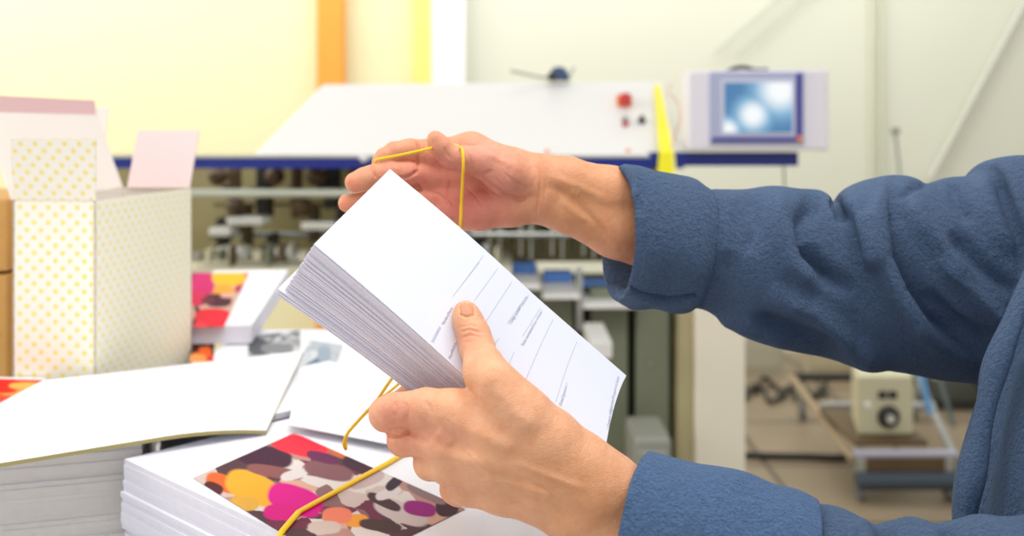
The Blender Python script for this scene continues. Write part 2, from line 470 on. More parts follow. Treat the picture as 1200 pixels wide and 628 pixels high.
f.chain(th, [J(600,474,.655,26), J(578,446,.655,24), J(567,428,min(.665, yt(567,428,20)),22), J(559,407,yt(559,407,19),19.8),
             J(554.5,391,yt(554.5,391,18),18.6), J(548,375,yt(548,375,15),16.6), J(545.5,367,yt(545.5,367,14),14.8)], .004)
fing = [
    [J(534,482,.664,24), J(500,478,.668,22.5), J(462,480,.676,19), J(453,485,.690,20), J(452,487,.712,18), J(462,478,.735,16), J(482,462,.745,14), J(498,448,.752,12)],
    [J(520,512,.668,23), J(480,512,.684,21), J(474,514,.704,20), J(480,508,.730,17), J(500,490,.752,15), J(515,476,.760,12)],
    [J(530,540,.674,24), J(510,541,.688,21), J(505,542,.706,20), J(506,534,.730,16), J(524,515,.752,14), J(540,500,.762,12)],
    [J(550,566,.682,22), J(538,573,.696,19), J(534,572,.712,18), J(534,562,.735,14), J(548,545,.752,12), J(560,532,.760,10)],
]
FF = f.new()
for ch in fing:
    g = f.new(); f.chain(g, ch, .003); FF = smin(FF, g, .0042)
tot = smin(palm, FF, .008); tot = f.carve_stack(smin(tot, th, .006))
co, q = f.mesh(tot); co = smooth_co(co, q, 2)
HG = 1.35
nail_ring = [(539.5,368),(538.5,360),(541,354),(546,351.5),(551,353),(554.5,358),(556,367)]
co = creaseG(co, q, [
    (nail_ring[:], 1.0, -.8, 0), ([(539.5,368.5),(546,371.5),(556,369)], 1.0, -.8, 0), ([(547,358),(548,364)], 4, .5, 0),
    ([(539,389),(550,386),(566,390)], 1.5, -.7), ([(540,396),(553,392),(570,397)], 1.5, -.7), ([(545,402),(556,399),(570,403)], 1.4, -.5), ([(538,384),(552,381),(560,384)], 1.4, -.4),
    ([(449,509),(458,511),(468,511),(476,506)], 2.2, -1.8, 0), ([(476,506),(486,510),(500,522)], 4, -1.1),
    ([(474,470),(478,482),(476,496)], 3, -.7), ([(462,470),(465,480),(463,490)], 3, -.5),
    ([(494,508),(520,520),(560,532)], 9, -1.2), ([(508,546),(540,552),(575,556)], 9, -1.2),
    ([(545,440),(556,470),(580,500),(600,520)], 10, -1.6), ([(520,492),(560,508),(610,530)], 9, 1.2),
    ([(500,530),(545,540),(620,556)], 9, 1.0), ([(600,540),(640,556),(690,575)], 4, .8), ([(560,560),(600,566),(650,582)], 3.5, .8), ([(540,520),(565,545),(585,570)], 2.2, .5),
    ([(610,560),(640,575),(665,598)], 3, -.8), ([(535,585),(570,590),(615,592)], 3, -.6), ([(550,578),(590,580),(630,590)], 2, -.4),
    ([(510,505),(522,512),(530,522)], 7, 1.2), ([(497,470),(504,476),(506,486)], 2.5, -.4), ([(580,450),(600,480),(630,505)], 9, .8),
    ([(520,488),(530,500),(536,512)], 1.6, -.35), ([(512,492),(522,506),(526,520)], 1.6, -.35)])
px = proj(co); nr = normals(co, q)
col = color_blobs(px, (238,180,140), [
    (462,486,28,24,(226,140,122),.7), (515,508,30,22,(228,152,128),.6), (470,520,24,20,(220,136,112),.5), (545,395,22,14,(228,150,122),.5),
    (546,358,12,10,(226,156,124),.6), (640,560,60,40,(220,162,116),.5), (700,590,50,50,(214,152,104),.5), (530,580,50,26,(206,146,108),.5), (610,480,30,30,(238,182,146),.5)])
d, _, _ = pdist(px, nail_ring+[nail_ring[0]])
inside = (px[:, 0] > 540) & (px[:, 0] < 555.5) & (px[:, 1] > 352.5) & (px[:, 1] < 369.5) & (nr[:, 1] < -.2)
col[inside] = np.array(lin((222,150,118))[:3])*.65+col[inside]*.35
rim = inside & (px[:, 1] < 355)
col[rim] = np.array(lin((238,200,150))[:3])
hands.append((co, q, col))

# hidden rest of the body: arms in the sleeves, torso, neck and head outside the frame
f = Field((.05, .45, .80), (.80, 1.12, 1.78), .005)
b = f.new()
SR = Vector((.545, .84, 1.245)); SL = Vector((.545, .58, 1.245)); NK = Vector((.53, .71, 1.33))
f.chain(b, [(P(800,270,YR+.03),.030), (P(1040,322,.885),.040), (SR,.036)], .01)
f.chain(b, [(P(790,650,.675),.030), (Vector((.33,.625,1.04)),.038), (SL,.036)], .01)
f.chain(b, [(SR,.032), (NK,.042), (SL,.032)], .02)
f.chain(b, [(Vector((.53,.78,1.22)),.09), (Vector((.54,.76,1.0)),.085), (Vector((.54,.77,.86)),.09)], .03)
f.chain(b, [(Vector((.53,.66,1.22)),.09), (Vector((.54,.68,1.0)),.085), (Vector((.54,.66,.86)),.09)], .03)
f.chain(b, [(NK,.055), (Vector((.50,.71,1.43)),.052)], .02)
HC = Vector((.485, .71, 1.55))
hd = f.new()
f.chain(hd, [(HC+Vector((.02,0,.015)),.088), (HC+Vector((-.025,0,.0)),.078)], .02)
f.chain(hd, [(HC+Vector((-.03,0,-.03)),.062), (HC+Vector((-.055,0,-.085)),.036)], .02)
f.chain(hd, [(HC+Vector((-.092,0,.012)),.009), (HC+Vector((-.118,0,-.028)),.013)], .012)
for sy in (-1, 1):
    f.chain(hd, [(HC+Vector((-.086,sy*.032,.010)),.013), (HC+Vector((-.088,sy*.036,.010)),.013)], .006)
    f.chain(hd, [(HC+Vector((-.078,sy*.032,.034)),.014), (HC+Vector((-.085,sy*.015,.032)),.014)], .012)
    f.chain(hd, [(HC+Vector((.012,sy*.080,.015)),.014), (HC+Vector((.005,sy*.080,-.030)),.010)], .005)
f.chain(hd, [(HC+Vector((-.090,-.018,-.058)),.010), (HC+Vector((-.090,.018,-.058)),.010)], .008)
b = smin(b, hd, .02)
co, q = f.mesh(b); co = smooth_co(co, q, 2)
col = np.tile(np.array(lin((226,168,130))[:3]), (len(co), 1))
def dab(c, r, rgb):
    m = np.exp(-(np.linalg.norm((co-np.array(c))/np.array(r), axis=1))**4)[:, None]
    return col*(1-m)+np.array(lin(rgb)[:3])*m
for sy in (-1, 1):
    col = dab(HC+Vector((-.095, sy*.034, .012)), (.03,.014,.007), (236,232,226))
    col = dab(HC+Vector((-.098, sy*.036, .012)), (.03,.0065,.0065), (50,34,26))
    col = dab(HC+Vector((-.092, sy*.034, .036)), (.03,.019,.005), (58,44,36))
col = dab(HC+Vector((-.095, 0, -.060)), (.03,.024,.007), (190,100,92))
hands.append((co, q, col))
person = empty('person', (.53, .71, 0), 'person in a blue fleece jacket holding a stack of forms and a stretched rubber band', 'person')
body = np_mesh('body', [(c, k) for c, k, _ in hands], skin, person, np.concatenate([c for _, _, c in hands]))
# hair
f = Field((.36, .58, 1.45), (.62, .84, 1.68), .004)
h = f.new()
f.chain(h, [(HC+Vector((.030,0,.028)),.092), (HC+Vector((-.018,0,.036)),.076)], .02)
f.chain(h, [(HC+Vector((.045,0,-.01)),.078), (HC+Vector((.055,0,-.05)),.055)], .02)
co, q = f.mesh(h)
np_mesh('hair', [(co, q)], mat('dark_hair', (58,44,36), .6, noise_amt=.3, nscale=120, bump=.8, bscale=400), person)

# ---------------- fleece jacket
def fleece(name, rgb):
    m = mat(name, rgb, .95, noise_amt=.42, nscale=420, sheen=.3, spec=.12)
    nt = m.node_tree; N = nt.nodes; L = nt.links
    tc = N.new('ShaderNodeTexCoord'); v = N.new('ShaderNodeTexNoise'); v.inputs['Scale'].default_value = 560; v.inputs['Detail'].default_value = 3; v.inputs['Roughness'].default_value = .7
    w = N.new('ShaderNodeTexNoise'); w.inputs['Scale'].default_value = 210
    a = N.new('ShaderNodeMath'); a.operation = 'ADD'
    L.new(tc.outputs['Object'], v.inputs['Vector']); L.new(tc.outputs['Object'], w.inputs['Vector'])
    L.new(v.outputs['Fac'], a.inputs[0]); L.new(w.outputs['Fac'], a.inputs[1])
    bp = N.new('ShaderNodeBump'); bp.inputs['Strength'].default_value = 1; bp.inputs['Distance'].default_value = .0034
    L.new(a.outputs[0], bp.inputs['Height']); L.new(bp.outputs[0], N['Principled BSDF'].inputs['Normal'])
    return m
fl = fleece('blue_fleece', (78, 99, 130))
jparts = []
# right sleeve (far arm)
st = [(800,212,800,362,.845,.80,8), (828,219,824,366,.847,.85,5), (870,221,868,394,.852,.9,0), (905,218,904,405,.858,.9,0), (935,221,934,411,.864,.9,0), (962,222,962,416,.870,.92,0),
      (976,236,978,420,.872,.92,0), (992,222,994,424,.874,.92,0), (1030,209,1034,432,.878,.92,0), (1060,207,1066,438,.880,.9,0), (1090,214,1096,443,.880,.9,0),
      (1116,207,1124,446,.880,.88,0), (1147,203,1152,449,.878,.88,0), (1160,190,1176,452,.876,.88,0), (1186,184,1204,456,.872,.88,0), (1230,184,1240,460,.868,.88,0), (1300,190,1290,440,.862,.8,0), (1380,240,1340,400,.86,.7,0)]
co, q = sleeve(st, 340, 300)
def lumps(co, q, amp, sc, seed=0):
    nr = normals(co, q)
    n = np.array([noise.noise(Vector((c[0]*sc+seed, c[1]*sc, c[2]*sc))) for c in co])
    return co+nr*(n*amp)[:, None]
co = lumps(co, q, .0035, 16, 3)
co = crease(co, q, [(a_[0], a_[1]*.9, a_[2]*1.55)+tuple(a_[3:]) for a_ in [
    ([(1046,214),(1040,240),(1036,265),(1043,303),(1058,337),(1082,375),(1120,408),(1150,425)], 9, -9, 1, -1),
    ([(1034,222),(1025,262),(1030,305),(1048,345),(1075,385),(1112,420)], 10, 7),
    ([(1091,214),(1072,218),(1052,236)], 5, -4), ([(1062,228),(1080,262),(1110,300),(1140,330)], 12, 5),
    ([(896,342),(948,365),(996,405),(1043,432)], 16, 7), ([(880,372),(930,392),(990,420)], 12, -7),
    ([(960,218),(950,240),(938,262),(936,288),(967,322),(1003,345)], 11, -9), ([(976,230),(985,245),(990,262)], 7, -6), ([(990,222),(1010,255),(1022,290),(1026,320)], 12, 5),
    ([(915,222),(912,262),(925,310),(960,346)], 14, 5), ([(1115,268),(1150,312),(1195,350)], 10, -6), ([(1100,300),(1140,345),(1185,385)], 12, 6),
    ([(1080,340),(1120,378),(1165,402)], 10, -5), ([(1160,192),(1175,230),(1195,280),(1200,330)], 9, -6), ([(1150,205),(1160,245),(1180,300)], 11, 4),
    ([(1115,208),(1122,235),(1140,262)], 8, -4), ([(829,222),(831,260),(828,300),(820,352)], 5, -7, 0),
    ([(860,222),(850,262),(850,310)], 12, 3.5), ([(880,222),(884,262),(876,300)], 9, -3), ([(840,368),(880,384),(930,402)], 9, 4)]])
jparts.append((co, q))
# left sleeve (near arm)
st = [(930,588,910,748,.655,.85,-8), (956,596,936,776,.652,.9,-8), (983,598,960,795,.648,.9,-6), (1008,605,984,806,.644,.9,0), (1033,619,1004,815,.641,.9,0), (1058,616,1030,828,.638,.9,0), (1083,612,1060,842,.634,.9,0),
      (1108,620,1080,850,.63,.9,0), (1138,616,1112,862,.626,.9,0), (1162,611,1136,876,.622,.9,0), (1190,614,1170,890,.62,.9,0), (1230,610,1240,900,.617,.9,0), (1262,560,1400,890,.612,.9,0), (1290,480,1500,760,.606,.9,0),
      (1330,420,1570,620,.60,.9,0), (1400,350,1640,520,.60,.85,0), (1500,300,1700,460,.61,.7,0)]
co, q = sleeve(st, 300, 220)
co = lumps(co, q, .003, 18, 9)
co = crease(co, q, [([(1033,616),(1040,640),(1050,670)], 9, -5), ([(1108,618),(1120,650)], 9, -5), ([(963,600),(962,640)], 5, -3, 0), ([(1008,606),(1015,650)], 9, 3)])
jparts.append((co, q))
# torso of the jacket: horizontal slices (z, front x, back x, centre y, half depth)
rows = [(.84,.345,.71,.71,.165), (.95,.335,.71,.71,.165), (1.02,.330,.715,.71,.168), (1.08,.330,.72,.71,.170), (1.14,.345,.72,.71,.175), (1.20,.37,.715,.71,.19), (1.25,.395,.70,.71,.20), (1.30,.415,.685,.71,.185), (1.335,.435,.65,.71,.135), (1.36,.445,.620,.71,.095), (1.40,.432,.605,.71,.082), (1.415,.430,.60,.71,.080)]
rr = interp_st([(a[0]*1000, 0)+a for a in rows], 150)[:, 2:]
R = []; tt = np.linspace(0, 2*PI, 260, endpoint=False)
for z, x0, x1, cy, hy in rr:
    cx = (x0+x1)/2; hx = (x1-x0)/2
    c, s_ = np.cos(tt), np.sin(tt); e = .85
    R.append(np.stack([cx+np.sign(c)*np.abs(c)**e*hx, cy+np.sign(s_)*np.abs(s_)**e*hy, np.full_like(tt, z)], 1))
co, q = rings_mesh(R)
co = lumps(co, q, .006, 9, 21)
co = crease(co, q, [([(1200,380),(1182,427),(1170,475),(1152,560),(1142,628)], 7, -7, 0, 0), ([(1206,430),(1190,520),(1178,628)], 12, 4, 0)])
jparts.append((co, q))
jacket = np_mesh('jacket', jparts, fl, person)
so = jacket.modifiers.new('cloth_thickness', 'SOLIDIFY'); so.thickness = .002; so.offset = -1
# front placket, a rolled hem running down the chest
pts = [(1245,250),(1222,300),(1203,340),(1183,385),(1168,430),(1158,470),(1146,520),(1136,570),(1128,628),(1122,700)]
Ys = [.72,.712,.705,.70,.697,.694,.692,.690,.690,.690]
rp = interp_st([(a, b_, y, .0125) for (a, b_), y in zip(pts, Ys)], 160)
R = []; tt = np.linspace(0, 2*PI, 40, endpoint=False)
for i, r in enumerate(rp):
    c = np.array(P(r[0], r[1], r[2])); w = px_m(13+2*math.sin(i*.13), r[2])
    R.append(c+np.stack([np.cos(tt)*w, np.sin(tt)*w*1.3, np.cos(tt)*w*.35], 1))
co, q = rings_mesh(R); co = lumps(co, q, .002, 30, 4)
np_mesh('placket', [(co, q)], fl, jacket)
# folded-back cuffs
def cuff(st, n, seg, inner, strokes, seed):
    """outer band, rolled front rim and the lining turned inside"""
    rows = interp_st(st, n); R = []; tt = np.linspace(0, 2*PI, seg, endpoint=False)
    def ring(r, k, dx):
        Y = r[4]; a = np.array(P(r[0]+dx, r[1], Y)); b_ = np.array(P(r[2]+dx, r[3], Y)); c = (a+b_)/2; h_ = (a-b_)/2
        dr = np.linalg.norm(h_)*r[5]; d = np.array([-r[6]/F*Y, dr*k, 0])
        return c+np.cos(tt)[:, None]*h_*k+np.sin(tt)[:, None]*d
    r0 = rows[0]
    for k, dx in ((inner-.06, 62), (inner-.03, 40), (inner, 20), (inner+.02, 9), ((inner+1)/2, -.5), (.985, -1.0)): R.append(ring(r0, k, dx))
    for r in rows: R.append(ring(r, 1, 0))
    rl = rows[-1]
    for k, dx in ((.985, 2.5), (.95, 2.5), (.90, 0), (.86, -12)): R.append(ring(rl, k, dx))
    co, q = rings_mesh(R); q = q
    co = lumps(co, q, .0022, 26, seed)
    return crease(co, q, strokes), q
st = [(727,196,722,352,.834,.86,14), (740,194,738,361,.835,.86,12), (770,201,768,361,.838,.9,9), (795,206,790,366,.841,.9,7), (815,210,806,364,.843,.9,6), (826,217,814,357,.845,.9,5)]
co, q = cuff(st, 70, 300, .86, [([(723,331),(752,345),(784,351),(814,347)], 2.2, -4.0, 0), ([(724,337),(752,351),(784,357),(812,353)], 4, 2.4, 0),
    ([(748,200),(752,225),(748,255)], 6, -2.5), ([(724,190),(738,199),(746,214),(744,245)], 4, 2)], 7)
np_mesh('cuff', [(co, q)], fl, jacket)
st = [(757,532,735,690,.672,.9,-30), (783,539,765,706,.668,.9,-28), (812,546,795,720,.665,.9,-26), (846,551,828,735,.662,.9,-24), (872,556,855,748,.660,.9,-20), (908,569,888,762,.657,.9,-18), (940,578,918,772,.655,.9,-16), (957,588,934,776,.653,.9,-14)]
co, q = cuff(st, 90, 260, .87, [([(800,546),(812,580),(815,628)], 10, 2), ([(870,560),(880,600),(882,640)], 12, -2)], 13)
np_mesh('cuff', [(co, q)], fleece('blue_fleece_lit', (84, 111, 150)), jacket)  # same jacket fleece, its colour lightened for light falling on the near cuff
# trousers and shoes, below the frame
f = Field((.30, .50, .06), (.78, .93, .95), .008)
t = f.new()
f.chain(t, [(Vector((.53,.77,.88)),.080), (Vector((.53,.65,.88)),.080)], .04)
for y in (.62, .80): f.chain(t, [(Vector((.54,y,.84)),.088), (Vector((.53,y,.48)),.066), (Vector((.545,y,.14)),.056)], .02)
co, q = f.mesh(t); np_mesh('trousers', [(co, q)], mat('dark_trousers', (48,52,62), .9, noise_amt=.1), person)
for y in (.62, .80):
    f = Field((.34, y-.08, -.03), (.66, y+.08, .18), .005); t = f.new()
    f.chain(t, [(Vector((.555,y,.07)),.046), (Vector((.545,y,.045)),.043), (Vector((.43,y,.035)),.034)], .02)
    co, q = f.mesh(t); co[:, 2] = np.maximum(co[:, 2], .002)
    np_mesh('shoe', [(co, q)], mat('black_shoe', (34,34,36), .5), person)

# ---------------- rubber bands
yel = mat('yellow_rubber', (250, 202, 20), .5, noise_amt=.04, nscale=100)
def spline(pts, n=10):
    st = interp_st([(p.x*1000, p.y*1000, p.z*1000) for p in pts], n*len(pts))
    return [Vector(r)/1000 for r in st]
bp = [P(440,190,.795), P(441,187.5,.790), P(455,184.5,.786), P(480,179.5,.782), P(500,175,.784), P(512,172,.805), P(530,170,.812), P(538,172,.801), P(542.5,180,.784), P(543,190,.782), P(542,215,.786), P(540.5,240,.790), P(539.5,262,.790), P(537,285,.795),
      P(520,340,.805), P(490,400,.810), P(458,445,.800), P(436,476,.785), P(418,495,.780), P(406,510,.778), P(403,520,.780), P(405,526,.784), P(406,510,.795), P(418,495,.805), P(436,476,.815), P(475,440,.85), P(500,380,.87), P(490,300,.87), P(470,240,.87), P(455,205,.86), P(444,192,.835), P(439,190,.812)]
tag(MB().tube(spline(bp, 8), .00125, 8, cap=False, flat=1.0).build('rubber_band', yel, smooth=True), 'yellow rubber band stretched over the fingertips and thumb of the upper hand', 'rubber band')
# ================================================================== printed stacks on the table
TZ = .95
pw = mat('white_booklet_paper', (240, 241, 248), .55, noise_amt=.015)
pe = mat('booklet_page_edges', (222, 220, 232), .8, noise_amt=.05, nscale=150)
pe2 = mat('booklet_page_edges_warm', (208, 204, 200), .8, noise_amt=.06, nscale=120)
prn = mat('colour_print', (255, 255, 255), .6, noise_amt=.02, spec=.15, attr='paint')
def booklet(name, K, e1, e2, L1, L2, z, th, mats, bow=0.0):
    mb = MB(); K = Vector((K[0], K[1], z))
    def fn(u, v, k):
        # rounded fore-edge
        p = K+e1*(u*L1)+e2*(v*L2)
        return p+Vector((0, 0, -th*k + bow*math.sin(PI*u)))
    mb.slab(fn, th, 6, 4)
    o = mb.build(name, mats, smooth=False)
    for p in o.data.polygons:
        if abs(p.normal.z) < .5: p.material_index = 1
    return o
def pile(name, K, a1, L1, L2, ztop, zbot, th, seed, label, toplabel, group, cat, edge, jit=.002, bundles=()):
    rg = random.Random(seed); n = int(round((ztop-zbot)/th)); th = (ztop-zbot)/n
    top = None
    for i in range(n):
        a = a1+rg.uniform(-.006, .006); e1 = Vector((math.cos(a), math.sin(a), 0)); e2 = Vector((-e1.y, e1.x, 0))
        off = Vector((rg.uniform(-jit, jit), rg.uniform(-jit, jit), 0))
        for b, dx in bundles:
            if i >= b: off += e2*dx
        o = booklet(name, Vector((K[0], K[1], 0))+off, e1, e2, L1, L2, ztop-i*th, th*.975, [pw, edge])
        tag(o, toplabel if i == 0 else label, cat, group)
        if i == 0: top = o; fr = (Vector((K[0], K[1], 0))+off, e1, e2)
    return top, fr
def picture(parent, quad, z, blobs, base, seed, pal, nu=210, nv=170, name='cover_print', cells=90):
    """flat printed picture; quad: four pixels on the plane z; blobs are printed patches"""
    q = [G(x, y, z) for x, y in quad] if z else quad
    rg = np.random.default_rng(seed)
    u = np.linspace(0, 1, nu); v = np.linspace(0, 1, nv); U_, V_ = np.meshgrid(u, v, indexing='ij')
    pts = ((1-U_)*(1-V_))[..., None]*np.array(q[0])+(U_*(1-V_))[..., None]*np.array(q[1])+(U_*V_)[..., None]*np.array(q[2])+((1-U_)*V_)[..., None]*np.array(q[3])
    if z: pts[..., 2] = z
    co = pts.reshape(-1, 3); i = np.arange(nu-1)[:, None]; k = np.arange(nv-1)[None, :]
    quads = np.stack([i*nv+k, (i+1)*nv+k, (i+1)*nv+k+1, i*nv+k+1], -1).reshape(-1, 4)
    if (np.cross(co[quads[0][2]]-co[quads[0][0]], co[quads[0][3]]-co[quads[0][1]]))[2] < 0: quads = quads[:, ::-1]
    uv = np.stack([U_.ravel(), V_.ravel()], 1)
    sd = rg.random((cells, 2)); pc = np.array([lin(pal[j])[:3] for j in rg.integers(0, len(pal), cells)])
    w = uv+.03*np.stack([np.sin(uv[:, 1]*23), np.cos(uv[:, 0]*19)], 1)
    idx = np.argmin(((w[:, None, :]-sd[None])**2).sum(2), 1); col = pc[idx].copy()
    px = proj(co)
    blobs = [(b_[0], b_[1], b_[2], b_[3], tuple(v*.90 if v < 240 else v*.96 for v in b_[4]))+tuple(b_[5:]) for b_ in blobs]; col *= .80
    for (x, y, rx, ry, c, *an) in blobs:
        an = math.radians(an[0]) if an else 0
        dx, dy = px[:, 0]-x, px[:, 1]-y; ca, sa = math.cos(an), math.sin(an)
        xx, yy = dx*ca+dy*sa, -dx*sa+dy*ca
        m = np.clip((1.08-((np.abs(xx)/rx)**2.6+(np.abs(yy)/ry)**2.6))/.3, 0, 1)[:, None]
        col = col*(1-m)+np.array(lin(c)[:3])*m
    return np_mesh(name, [(co, quads)], prn, parent, col)
# front stack: magazines with a colourful cover
zA = 1.06
K0 = G(145, 538, zA); d1 = G(340, 628, zA)-K0; a0 = math.atan2(d1.y, d1.x)
topA, fr = pile('magazine', K0, a0, .40, .275, zA, TZ, .0045, 1, 'white-edged magazine within the front stack under the left hand, below the colourful cover',
     'magazine with the pink, yellow and red cover topping the front stack', 'magazines in the front stack', 'magazine', pe, .0008, bundles=((6, -.002), (13, .003)))
picture(topA, [(226,560),(345,507),(545,596),(400,668)], zA+.0006, [
    (310,535,34,13,(70,30,60),8), (350,522,36,12,(252,48,72),14), (262,566,22,10,(238,110,50),20), (250,572,12,7,(90,30,40),20), (296,572,34,18,(246,184,50),22), (286,590,18,9,(238,180,70)),
    (346,586,34,17,(236,0,150),18), (330,600,22,10,(232,0,140)), (322,553,34,7,(150,90,90),10), (345,556,17,6,(236,226,226),-15), (385,552,30,10,(140,92,100),12), (400,530,16,7,(210,110,60),20),
    (378,536,20,6,(110,40,90),15), (420,545,20,8,(70,40,60),20), (430,562,22,8,(216,190,190),-20), (470,600,34,12,(220,206,204),20), (450,588,22,6,(80,50,60),25), (455,578,16,6,(236,226,226),-20),
    (492,596,20,9,(160,20,130),10), (524,594,14,12,(70,30,50),0), (500,578,26,7,(150,120,124),25), (418,610,14,8,(244,170,60)), (446,616,26,7,(80,56,60),8), (395,604,18,10,(240,140,110)), (380,618,20,8,(226,206,196)),
    (462,566,12,6,(60,40,60),-40)], None, 3, [(150,110,112), (222,200,194), (90,60,70), (236,226,222), (196,150,140), (120,50,80), (230,180,160)])
cr = G(455, 545, zA); cl = G(350, 603, zA)
e = (cl-cr)
band = [cr+e*(i/10.0)+Vector((0,0,.002)) for i in range(0, 11)]
edge_pt = G(331, 625, zA)
pb = [cr-e*1.2+Vector((0,0,.002)), cr-e*.5+Vector((0,0,.002))]+band+[edge_pt+Vector((0,0,.0018)), edge_pt+Vector((-.004,-.006,-.006)), edge_pt+Vector((-.004,-.006,-.05)), edge_pt+Vector((-.004,-.006,-.108))]
pb = [G(496,520,zA)+Vector((0,0,.0022)), G(478,531,zA)+Vector((0,0,.0022))]+pb[2:]
tag(MB().tube(pb, .0016, 8, flat=1.7).build('rubber_band', yel, smooth=True), 'flat yellow rubber band across the colourful magazine cover', 'rubber band')

# left stack, with an opened white booklet on it
zB = 1.065
KB = Vector((-.661, .829, zB)); aB = math.atan2(.10, .34)
pile('magazine', KB, aB, .340, .245, zB, TZ, .0045, 2, 'magazine in the grey-edged stack at bottom left, under the open white booklet',
     'uppermost magazine of the grey-edged left stack, under the open white booklet', 'magazines in the left stack', 'magazine', pe2, .0009)
zc = 1.075
a_, b_, c_, d_ = G(-150, 567, zc), G(312, 492, zc), G(356, 411, zc), G(50, 446, zc)
def fnb(u, v, k):
    p = (a_*(1-u)+b_*u)*(1-v)+(d_*(1-u)+c_*u)*v
    r = max(0, (u-.7)/.3)
    return p+Vector((0, 0, -.0035*k - .010*r*r*(1-v) + .004*math.sin(PI*v)*(1-r)))
o = MB().slab(fnb, .004, 24, 12).build('open_booklet', [pw, mat('booklet_cover_edge', (160,150,96), .6)], smooth=True, angle=40)
for p in o.data.polygons:
    if abs(p.normal.z) < .5: p.material_index = 1
tag(o, 'large blank white booklet lying open on the left stack', 'booklet')
# white printed form and a blue photo print lying between the stacks
zd = 1.069
def sheet(name, quad, z, label, cat, m=pw, droop=.0, th=.0012, group=None, z2=None):
    q = [G(x, y, z if z2 is None else (z2 if i in (2, 3) else z)) for i, (x, y) in enumerate(quad)]
    def fn(u, v, k):
        p = (q[0]*(1-u)+q[1]*u)*(1-v)+(q[3]*(1-u)+q[2]*u)*v
        return p+Vector((0, 0, -th*k+droop*math.sin(PI*u)*math.sin(PI*v)))
    return tag(MB().slab(fn, th, 10, 10).build(name, m, smooth=True, angle=40), label, cat, group)
o = sheet('printed_form', [(338,497),(480,524),(590,440),(352,432)], zd, 'loose white form lying between the colourful magazine and the open booklet', 'form', droop=.003)
mb = MB()
for (x0, y0, x1, y1) in [(384,484,412,440),(398,489,424,452),(418,493,440,462)]:
    p0, p1 = G(x0, y0, zd+.0045), G(x1, y1, zd+.0045); w = Vector((.0004, 0, 0))
    for k in range(4):
        pa = p0.lerp(p1, k/4); pb_ = p0.lerp(p1, (k+1)/4); vs = [mb.bm.verts.new(x) for x in (pa-w, pb_-w, pb_+w, pa+w)]; mb.bm.faces.new(vs)
mb.build('ruled_lines', ink2, o)
zs = zd-.004
# stack carrying the loose form
eA = Vector((math.cos(a0), math.sin(a0), 0)); eB = Vector((-eA.y, eA.x, 0))
pile('magazine', K0-eA*.160+eB*.12, a0, .15, .22, zd-.004, TZ, .006, 8, 'white magazine under the loose form, between the colourful cover and the held stack',
     'topmost white magazine under the loose form', 'magazines under the loose form', 'magazine', pe, .0015)
# middle pile: photo prints
zE = 1.05
topE, _ = pile('brochure', Vector((-.398, 1.266, zE)), 0.0, .25, .26, zE, TZ, .005, 4, 'brochure in the middle pile beside the dotted box, below the grey photo print',
     'top brochure of the middle pile, showing an orange patch and a grey photo', 'brochures in the middle pile', 'brochure', pe, .002)
picture(topE, [(222,424),(250,424),(252,396),(226,396)], zE+.0006, [(233,404,9,6,(60,20,20)), (240,412,8,6,(240,110,30)), (232,420,10,5,(250,170,90))], None, 7, [(230,60,40), (250,150,60), (90,30,30)], 40, 40, 'orange_print', 12)
picture(topE, [(290,418),(352,412),(352,386),(292,394)], zE+.0006, [(302,406,12,10,(96,100,108)), (325,408,20,6,(150,152,158))], None, 9, [(170,172,178), (200,202,206), (140,144,150), (226,228,232)], 60, 40, 'grey_print', 60)
picture(topE, [(345,440),(392,436),(402,404),(362,398)], zE+.0006, [(370,424,16,4,(120,140,170),-30), (380,415,8,10,(170,186,204))], None, 11, [(196,206,218), (220,226,234), (206,214,220), (234,238,240)], 60, 40, 'blue_print', 30)
# rear brochures with the pink and yellow picture, the back end propped a little higher
rgR = random.Random(6); kR = Vector((-.485, 1.408, 1.077)); aR = math.radians(4); tR = math.asin(.029/.35)
topR = None
for i in range(5):
    a = aR+rgR.uniform(-.005, .005); e1 = Vector((math.cos(a), math.sin(a), 0)); e2 = Vector((-math.sin(a)*math.cos(tR), math.cos(a)*math.cos(tR), math.sin(tR)))
    o = booklet('brochure', kR, e1, e2, .125, .35, kR.z-i*.005, .0046, [pw, pe])
    if i == 0: topR = o; eR = (e1, e2)
    tag(o, 'top brochure of the rear pile, with the pink and yellow picture' if i == 0 else 'brochure in the rear pile beside the dotted box, below the pink and yellow picture', 'brochure', 'brochures in the rear pile')
def on_rear(x, y):
    n = eR[0].cross(eR[1]).normalized(); o = Vector((0, 0, EYE)); d = P(x, y, 1.0)-o
    return o+d*((kR-o).dot(n)/d.dot(n))+n*.0006
picture(topR, [on_rear(*p) for p in [(214,384),(262,384),(292,320),(222,320)]], None, [(238,332,14,14,(226,20,120)), (232,350,10,9,(236,30,90)), (268,326,20,9,(248,206,40)), (262,340,12,7,(246,180,60)), (256,352,16,8,(80,20,50)), (244,352,8,4,(120,40,60)), (266,346,8,3,(240,190,170)), (250,372,22,11,(244,20,60)), (235,382,8,5,(246,60,80))],
     None, 12, [(200,60,90), (240,140,80), (90,30,60), (230,190,170)], 70, 90, 'cover_print', 30)
# thin red print at far left
o = sheet('print_sheet', [(-40,500),(70,480),(52,443),(-30,441)], 1.0685, 'red and yellow printed sheet at the far left, partly under the open booklet', 'print')
picture(o, [(-38,498),(60,480),(50,445),(-28,443)], 1.0690, [(6,452,16,9,(244,40,30)), (30,452,20,4,(250,190,90))], None, 14, [(244,80,50), (250,160,80)], 50, 30, 'cover_print', 8)
